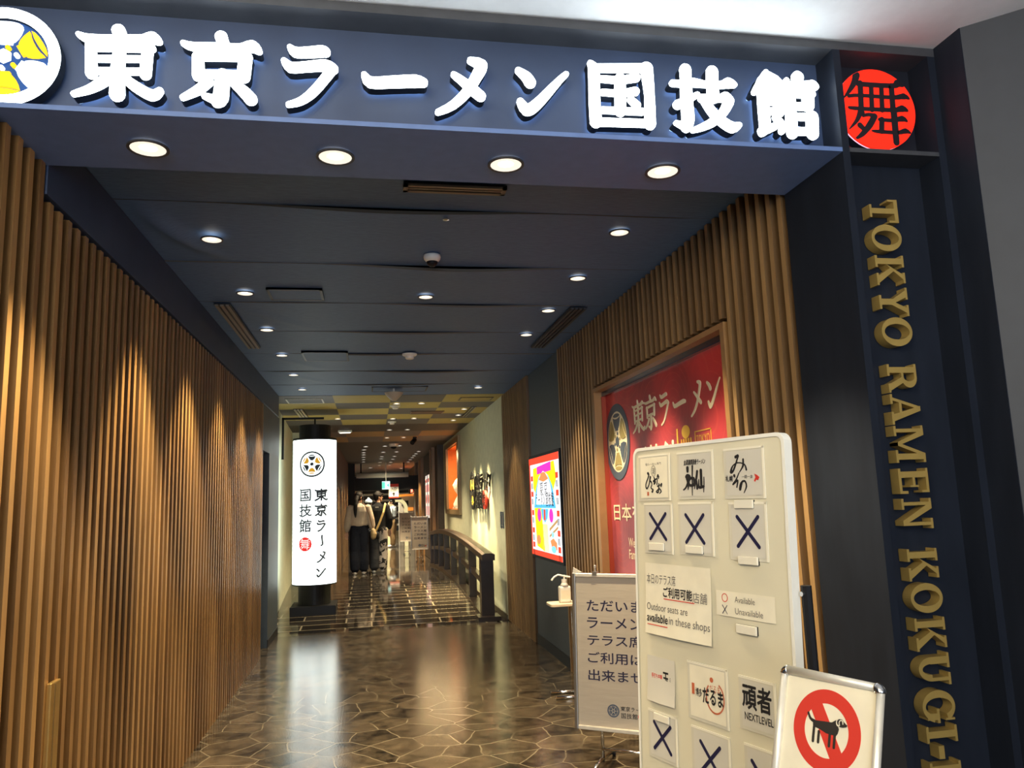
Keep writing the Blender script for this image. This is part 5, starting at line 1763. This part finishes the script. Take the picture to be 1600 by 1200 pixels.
    for s_ in (-1, 1):
        el, wr = P['arms'][0 if s_ < 0 else 1]
        sh = Vector((.176*s_, lean-.005, 1.385))
        el, wr = Vector(el), Vector(wr)
        end = wr.lerp(el, .10) if P.get('sleeve', 'long') == 'long' else el.lerp(sh, .22)
        if P.get('sleeve', 'long') == 'long':
            app(top, sweep(S([tuple(sh)+(.060+b_*.5,)*2, tuple(sh.lerp(el, .5))+(.054+b_*.7,)*2, tuple(el)+(.050+b_*.8,)*2, tuple(el.lerp(wr, .6))+(.048+b_*.8,)*2, tuple(end)+(.036+b_*.3,)*2]), 14))
        else:
            app(top, sweep(S([tuple(sh)+(.060+b_*.5,)*2, tuple(sh.lerp(el, .4))+(.058+b_*.5,)*2, tuple(end)+(.058+b_*.6,)*2]), 14))
    fuse(top, P.get('topname', 'jacket'), P['top'], t, .009, 3)
    # trousers
    hips = sweep(S([(0, 0, 1.01, .150, .112), (0, 0, .93, .168, .122), (0, 0, .84, .150, .112)]), 18)
    whole = MB()
    for s_ in (-1, 1):
        fy = P['feet'][0 if s_ < 0 else 1]
        lift = P.get('lift', (0, 0))[0 if s_ < 0 else 1]
        hx, fx = .085*s_, P.get('fx', .075)*s_
        kn = ((hx+fx)/2, fy*.5+.02, .47)
        w_ = P.get('wide', .02)
        tr = MB()
        app(tr, sweep(S([(.055*s_, 0, 1.00, .100, .112), (hx, 0, .88, .098+w_*.4, .112+w_*.3), (hx, fy*.2, .70, .086+w_*.7, .092+w_*.7), (kn[0], kn[1], kn[2], .068+w_, .074+w_), (fx, fy*.8-.01, .28, .064+w_, .070+w_), (fx, fy-.005, .11+lift, .060+w_*.8, .066+w_*.8)]), 16))
        if P['leg'][0] is P['leg'][1]:
            app(whole, tr)
        else:
            if s_ < 0:
                app(tr, hips)
            fuse(tr, 'trouser_leg', P['leg'][0 if s_ < 0 else 1], t, .010, 3)
        sh_ = MB()
        app(sh_, sweep(S([(fx, fy-.035, .050+lift, .042, .046), (fx+.008*s_, fy+.06, .045+lift*.6, .046, .042), (fx+.012*s_, fy+.15, .034+lift*.2, .046, .030), (fx+.012*s_, fy+.19, .028+lift*.1, .034, .022)]), 14))
        sh_.v = [(x, y, max(z, .004+lift*.3)) for x, y, z in sh_.v]
        fuse(sh_, 'shoe', P['shoe'], t, .008, 1)
    if whole.v:
        app(whole, hips)
        fuse(whole, 'trousers', P['leg'][0], t, .010, 3)
    return t, k, headM


WHS = mat('white_sneaker', (.80, .78, .74), .5)
NAVC = mat('dark_navy_cloth', (.010, .012, .020), .9, spec=.15, noise=.2, scale=18)
DRK = mat('black_jacket_cloth', (.012, .013, .015), .85, spec=.2, noise=.25, scale=14)
CRM = mat('cream_blouse_cloth', (.50, .42, .33), .8, noise=.08, scale=14)
KHA = mat('khaki_cloth', (.30, .205, .105), .8, noise=.1, scale=14)
LBL = mat('pale_blue_shirt_cloth', (.50, .62, .74), .75, noise=.08, scale=14)
DGR = mat('charcoal_cloth', (.026, .028, .033), .85, spec=.2, noise=.2)


def patch_mat():
    mt, tt, b = nt('patched_white_black_cloth')
    N, L = tt.nodes.new, tt.links.new
    tc = N('ShaderNodeTexCoord')
    n = N('ShaderNodeTexNoise')
    n.inputs['Scale'].default_value = 7
    n.inputs['Distortion'].default_value = 1.5
    L(tc.outputs['Object'], n.inputs['Vector'])
    r = N('ShaderNodeValToRGB')
    r.color_ramp.interpolation = 'CONSTANT'
    r.color_ramp.elements[0].color = (.015, .015, .017, 1)
    r.color_ramp.elements[1].color = (.42, .38, .35, 1)
    r.color_ramp.elements[1].position = .46
    L(n.outputs['Fac'], r.inputs[0])
    L(r.outputs[0], b.inputs['Base Color'])
    b.inputs['Roughness'].default_value = .8
    return mt


PAT = patch_mat()
YW = 16.55
t, k, hM = person('woman with long black hair, cream blouse and wide dark trousers, walking away', (-.24, YW, deck_z(YW)-.003), .0, 1.68,
                  dict(hair='long', head=-1.0, top=CRM, topname='blouse', bulk=.030, hem=1.02, feet=(-.06, .05), lift=(.0, .0), fx=.088, wide=.044, leg=(NAVC, NAVC), shoe=WHS,
                       arms=(((-.235, -.02, 1.12), (-.255, .03, .88)), ((.245, -.03, 1.13), (.275, .02, .90)))))
bag = MB()
bag.add(*(lambda s: (s.v, s.f))(sweep([(.265, -.02, .74, .055, .085), (.275, -.02, .82, .065, .11), (.262, -.02, .90, .045, .09)], 16)))
hb = thing('shoulder_bag', 'small beige shoulder bag hanging at the right hip of the woman', 'bag', (-.24+.02, YW-.10, deck_z(YW)))
fuse(bag, 'bag_body', mat('beige_leather', (.34, .25, .13), .6, noise=.08), hb, .009, 2)
sweep([(.265, -.085, .86, .045, .010), (.27, -.085, .80, .05, .010)], 12).build('flap', mat('tan_leather', (.26, .18, .09), .6), hb, smooth=True)
MB().tube([(.26, -.02, .90), (.205, -.035, 1.15), (.12, -.035, 1.375), (.06, .05, 1.455)], .009, 8).build('strap', mat('brown_strap', (.16, .09, .04), .6), hb)

YM = 16.95
t, k, hM = person('man in a black jacket and half patterned trousers, walking away and looking right', (.150, YM, deck_z(YM)-.003), -.05, 1.69,
                  dict(hair='short', head=-1.15, top=DRK, bulk=.028, hem=.88, feet=(-.10, .06), fx=.085, wide=.045, leg=(DGR, PAT), shoe=mat('grey_white_shoe', (.55, .55, .54), .5, noise=.3, scale=30),
                       arms=(((-.240, -.02, 1.13), (-.245, .06, .90)), ((.240, -.01, 1.13), (.235, .10, .90)))))
MB().box(-.05, .02, -.141, -.136, 1.36, 1.375).build('nape_print', PAPER, t)
sb_ = thing('sling_bag', 'dark sling bag with a pale yellow strap across the back of the man', 'bag', (.150, YM, deck_z(YM)))
MB().tube([(.165, .02, 1.44), (.150, -.10, 1.42), (.11, -.155, 1.25), (.02, -.165, 1.02), (-.05, -.17, .87)], [(.024, .005)]*5, 8, flat=(0, -1, 0)).build('strap', mat('pale_yellow_webbing', (.72, .58, .25), .6), sb_)
q = sweep([(-.19, -.16, .86, .05, .045), (-.10, -.18, .83, .075, .06), (-.03, -.17, .80, .06, .055), (.0, -.165, .72, .03, .03)], 14)
fuse(q, 'bag_body', DGR, sb_, .009, 2)

YT = 19.2
t, k, hM = person('person in a pale blue cap half hidden between the walking couple', (-.055, YT, deck_z(YT)-.003), .0, 1.66,
                  dict(hair='short', head=.1, top=mat('dull_blue_cloth', (.12, .14, .19), .8), bulk=.02, hem=.90, feet=(-.08, .08), wide=.02, leg=(NAVC, NAVC), shoe=DRK,
                       arms=(((-.22, -.02, 1.12), (-.22, .06, .88)), ((.22, -.02, 1.12), (.22, .06, .88)))))
cp = MB()
cp.add(*(lambda s: (s.v, s.f))(sweep([(0, -.012, .03, .090, .112), (0, -.010, .075, .082, .104), (0, -.008, .105, .055, .07)], 18)))
cp.add(*(lambda s: (s.v, s.f))(sweep([(0, .09, .045, .07, .010), (0, .15, .035, .06, .008)], 12)))
cp.xf(hM)
fuse(cp, 'cap', mat('pale_blue_cap_cloth', (.42, .56, .68), .8), t, .008, 2)

YS_ = 29.2
t, k, hM = person('staff member in a pale blue shirt and khaki trousers looking to the left', (.80, YS_, 0.0), 1.15, 1.74,
                  dict(hair='short', head=.35, nod=.12, top=LBL, topname='shirt', sleeve='short', bulk=.018, hem=.98, feet=(-.02, .05), fx=.09, wide=.022, leg=(KHA, KHA), shoe=WHS, hd=(0, .3, -.5),
                       arms=(((-.21, .0, 1.12), (-.06, .17, .96)), ((.21, .0, 1.12), (.06, .18, .94)))))
fuse(sweep([tuple(c*k for c in p) for p in [(0, .0, .86, .180, .140), (0, .01, 1.0, .176, .134), (0, .01, 1.12, .172, .126)]], 20), 'waist_apron', DGR, t, .009, 2)

# ------------------------------------------------------------------ far end things
t = thing('exit_sign', 'small white and green lit exit sign hanging from the far ceiling', 'exit sign', (.50, 26.2, 2.06))
MB().box(-.13, .13, -.03, .03, 0, .26).build('sign_case', em('exit_white_light', (.75, 1, .92), 1.6), t)
MB().box(-.13, -.03, -.034, -.031, .02, .24).build('green_panel', em('exit_green_light', (.15, .85, .55), 1.2), t)
MB().prism([(.10, .16), (.10, .20), (.02, .13), (.10, .06), (.10, .10)], 0, .002).xf(Matrix.Translation((0, -.032, 0)) @ Matrix.Rotation(PI/2, 4, 'X')).build('arrow_print', em('exit_green_light', (.15, .85, .55), 1.2), t)
MB().tube([(0, 0, .26), (0, 0, CZ-2.06)], .018, 8).build('hanging_rod', WHITEP, t)
eg = thing('entrance_sign', 'white board with red bands and a black arrow hanging beside the exit sign', 'sign', M=basis((.775, 27.0, 1.73), (1, 0, 0), (0, 0, 1), (0, -1, 0)))
MB().box(-.165, .165, 0, .52, -.01, .01).build('board', WHITEP, eg)
MB().box(-.165, .165, .42, .52, .010, .012).box(-.165, .165, 0, .085, .010, .012).build('red_band', REDINK, eg)
textmb('入口', -.085, .30, .085, .40, .010, .002, bold=.03).build('lettering', INK, eg)
textmb('ENTRANCE', -.10, .265, .10, .29, .010, .002).build('lettering', INK, eg)
MB().prism([(-.022, .11), (.022, .11), (.022, .17), (.055, .17), (0, .235), (-.055, .17), (-.022, .17)], .010, .012).build('arrow_print', INK, eg)
MB().box(-.20, .22, -.008, .008, .56, .575).box(-.12, -.112, -.004, .004, .52, .56).box(.112, .12, -.004, .004, .52, .56).box(-.19, -.18, -.004, .004, .575, CZ-1.725).box(.20, .21, -.004, .004, .575, CZ-1.725).box(-.20, .22, -.03, .03, CZ-1.745, CZ-1.728).build('hanging_rail', BLACK, eg)

kz_ = thing('kiosk', 'grey kiosk pillar with an orange canopy and dark screen at the far right', 'kiosk', (1.36, 30.2, 0))
MB().box(-.30, .26, 0, .5, 0, 1.86).build('cabinet', mat('warm_grey_laminate', (.36, .34, .30), .5), kz_)
MB().box(-.20, .06, -.012, 0, 1.48, 1.68).build('screen', BLACK, kz_)
MB().box(-.18, .05, -.02, 0, 1.02, 1.06).build('ticket_slot', STEEL, kz_)
ob = MB()
vs = []
for i in range(13):
    u = i/12
    x = -.42+u*.70
    z = 1.80+.09*math.sin(PI*(.25+u*.35))
    vs += [(x, -.10, z-.04), (x, -.10, z+.04), (x, .5, z+.04), (x, .5, z-.04)]
ob.add(vs, [(4*i+j, 4*i+(j+1) % 4, 4*i+4+(j+1) % 4, 4*i+4+j) for i in range(12) for j in range(4)]+[(0, 1, 2, 3), (51, 50, 49, 48)])
ob.build('orange_canopy', em('orange_canopy_light', (1, .30, .04), .7), kz_)
MB().box(-.06, .24, -.05, -.012, 1.30, 1.42).build('orange_panel', em('orange_panel_light', (1, .32, .05), .8), kz_)
ar = thing('lit_arch', 'pale glowing arch standing behind the staff member', 'arch', (.98, 29.95, 0))
q = MB().ring(0, 0, .27, .40, -.06, .06, 40, 0, PI)
q.v = [(x, z, 1.38+y) for x, y, z in q.v]
q.box(-.40, -.27, -.06, .06, 0, 1.38).box(.27, .40, -.06, .06, 0, 1.38)
q.build('arch_band', em('arch_cream_light', (1, .85, .42), .75), ar)
q = MB().ring(0, 0, .255, .27, -.065, .065, 40, 0, PI)
q.v = [(x, z, 1.38+y) for x, y, z in q.v]
q.build('arch_edge', WHITEP, ar)
rk = thing('menu_rack', 'grey slatted menu rack on the cream wall beyond the lintel', 'rack', (.55, 37.9, 0))
MB().box(-1.0, -.95, 0, .3, 0, 2.75).box(1.25, 1.30, 0, .3, 0, 2.75).build('upright', STEEL, rk)
for i in range(8):
    MB().box(-.95, 1.25, 0, .3, .55+i*.29, .64+i*.29).build('shelf', mat('pale_grey_shelf', (.55, .54, .50), .6), rk)
MB().box(-.95, 1.25, .26, .30, .3, 2.72).build('back_panel', mat('slate_back', (.05, .06, .08), .6), rk)
t = thing('menu_board', 'pale tall panel on the cream wall at the left of the rack', 'panel', (-1.2, 38.4, .9))
MB().box(-.45, .45, -.03, .08, 0, 1.6).build('board', WHITEP, t)
MB().box(-.36, .36, -.035, -.03, .2, .9).build('print', KHA, t)
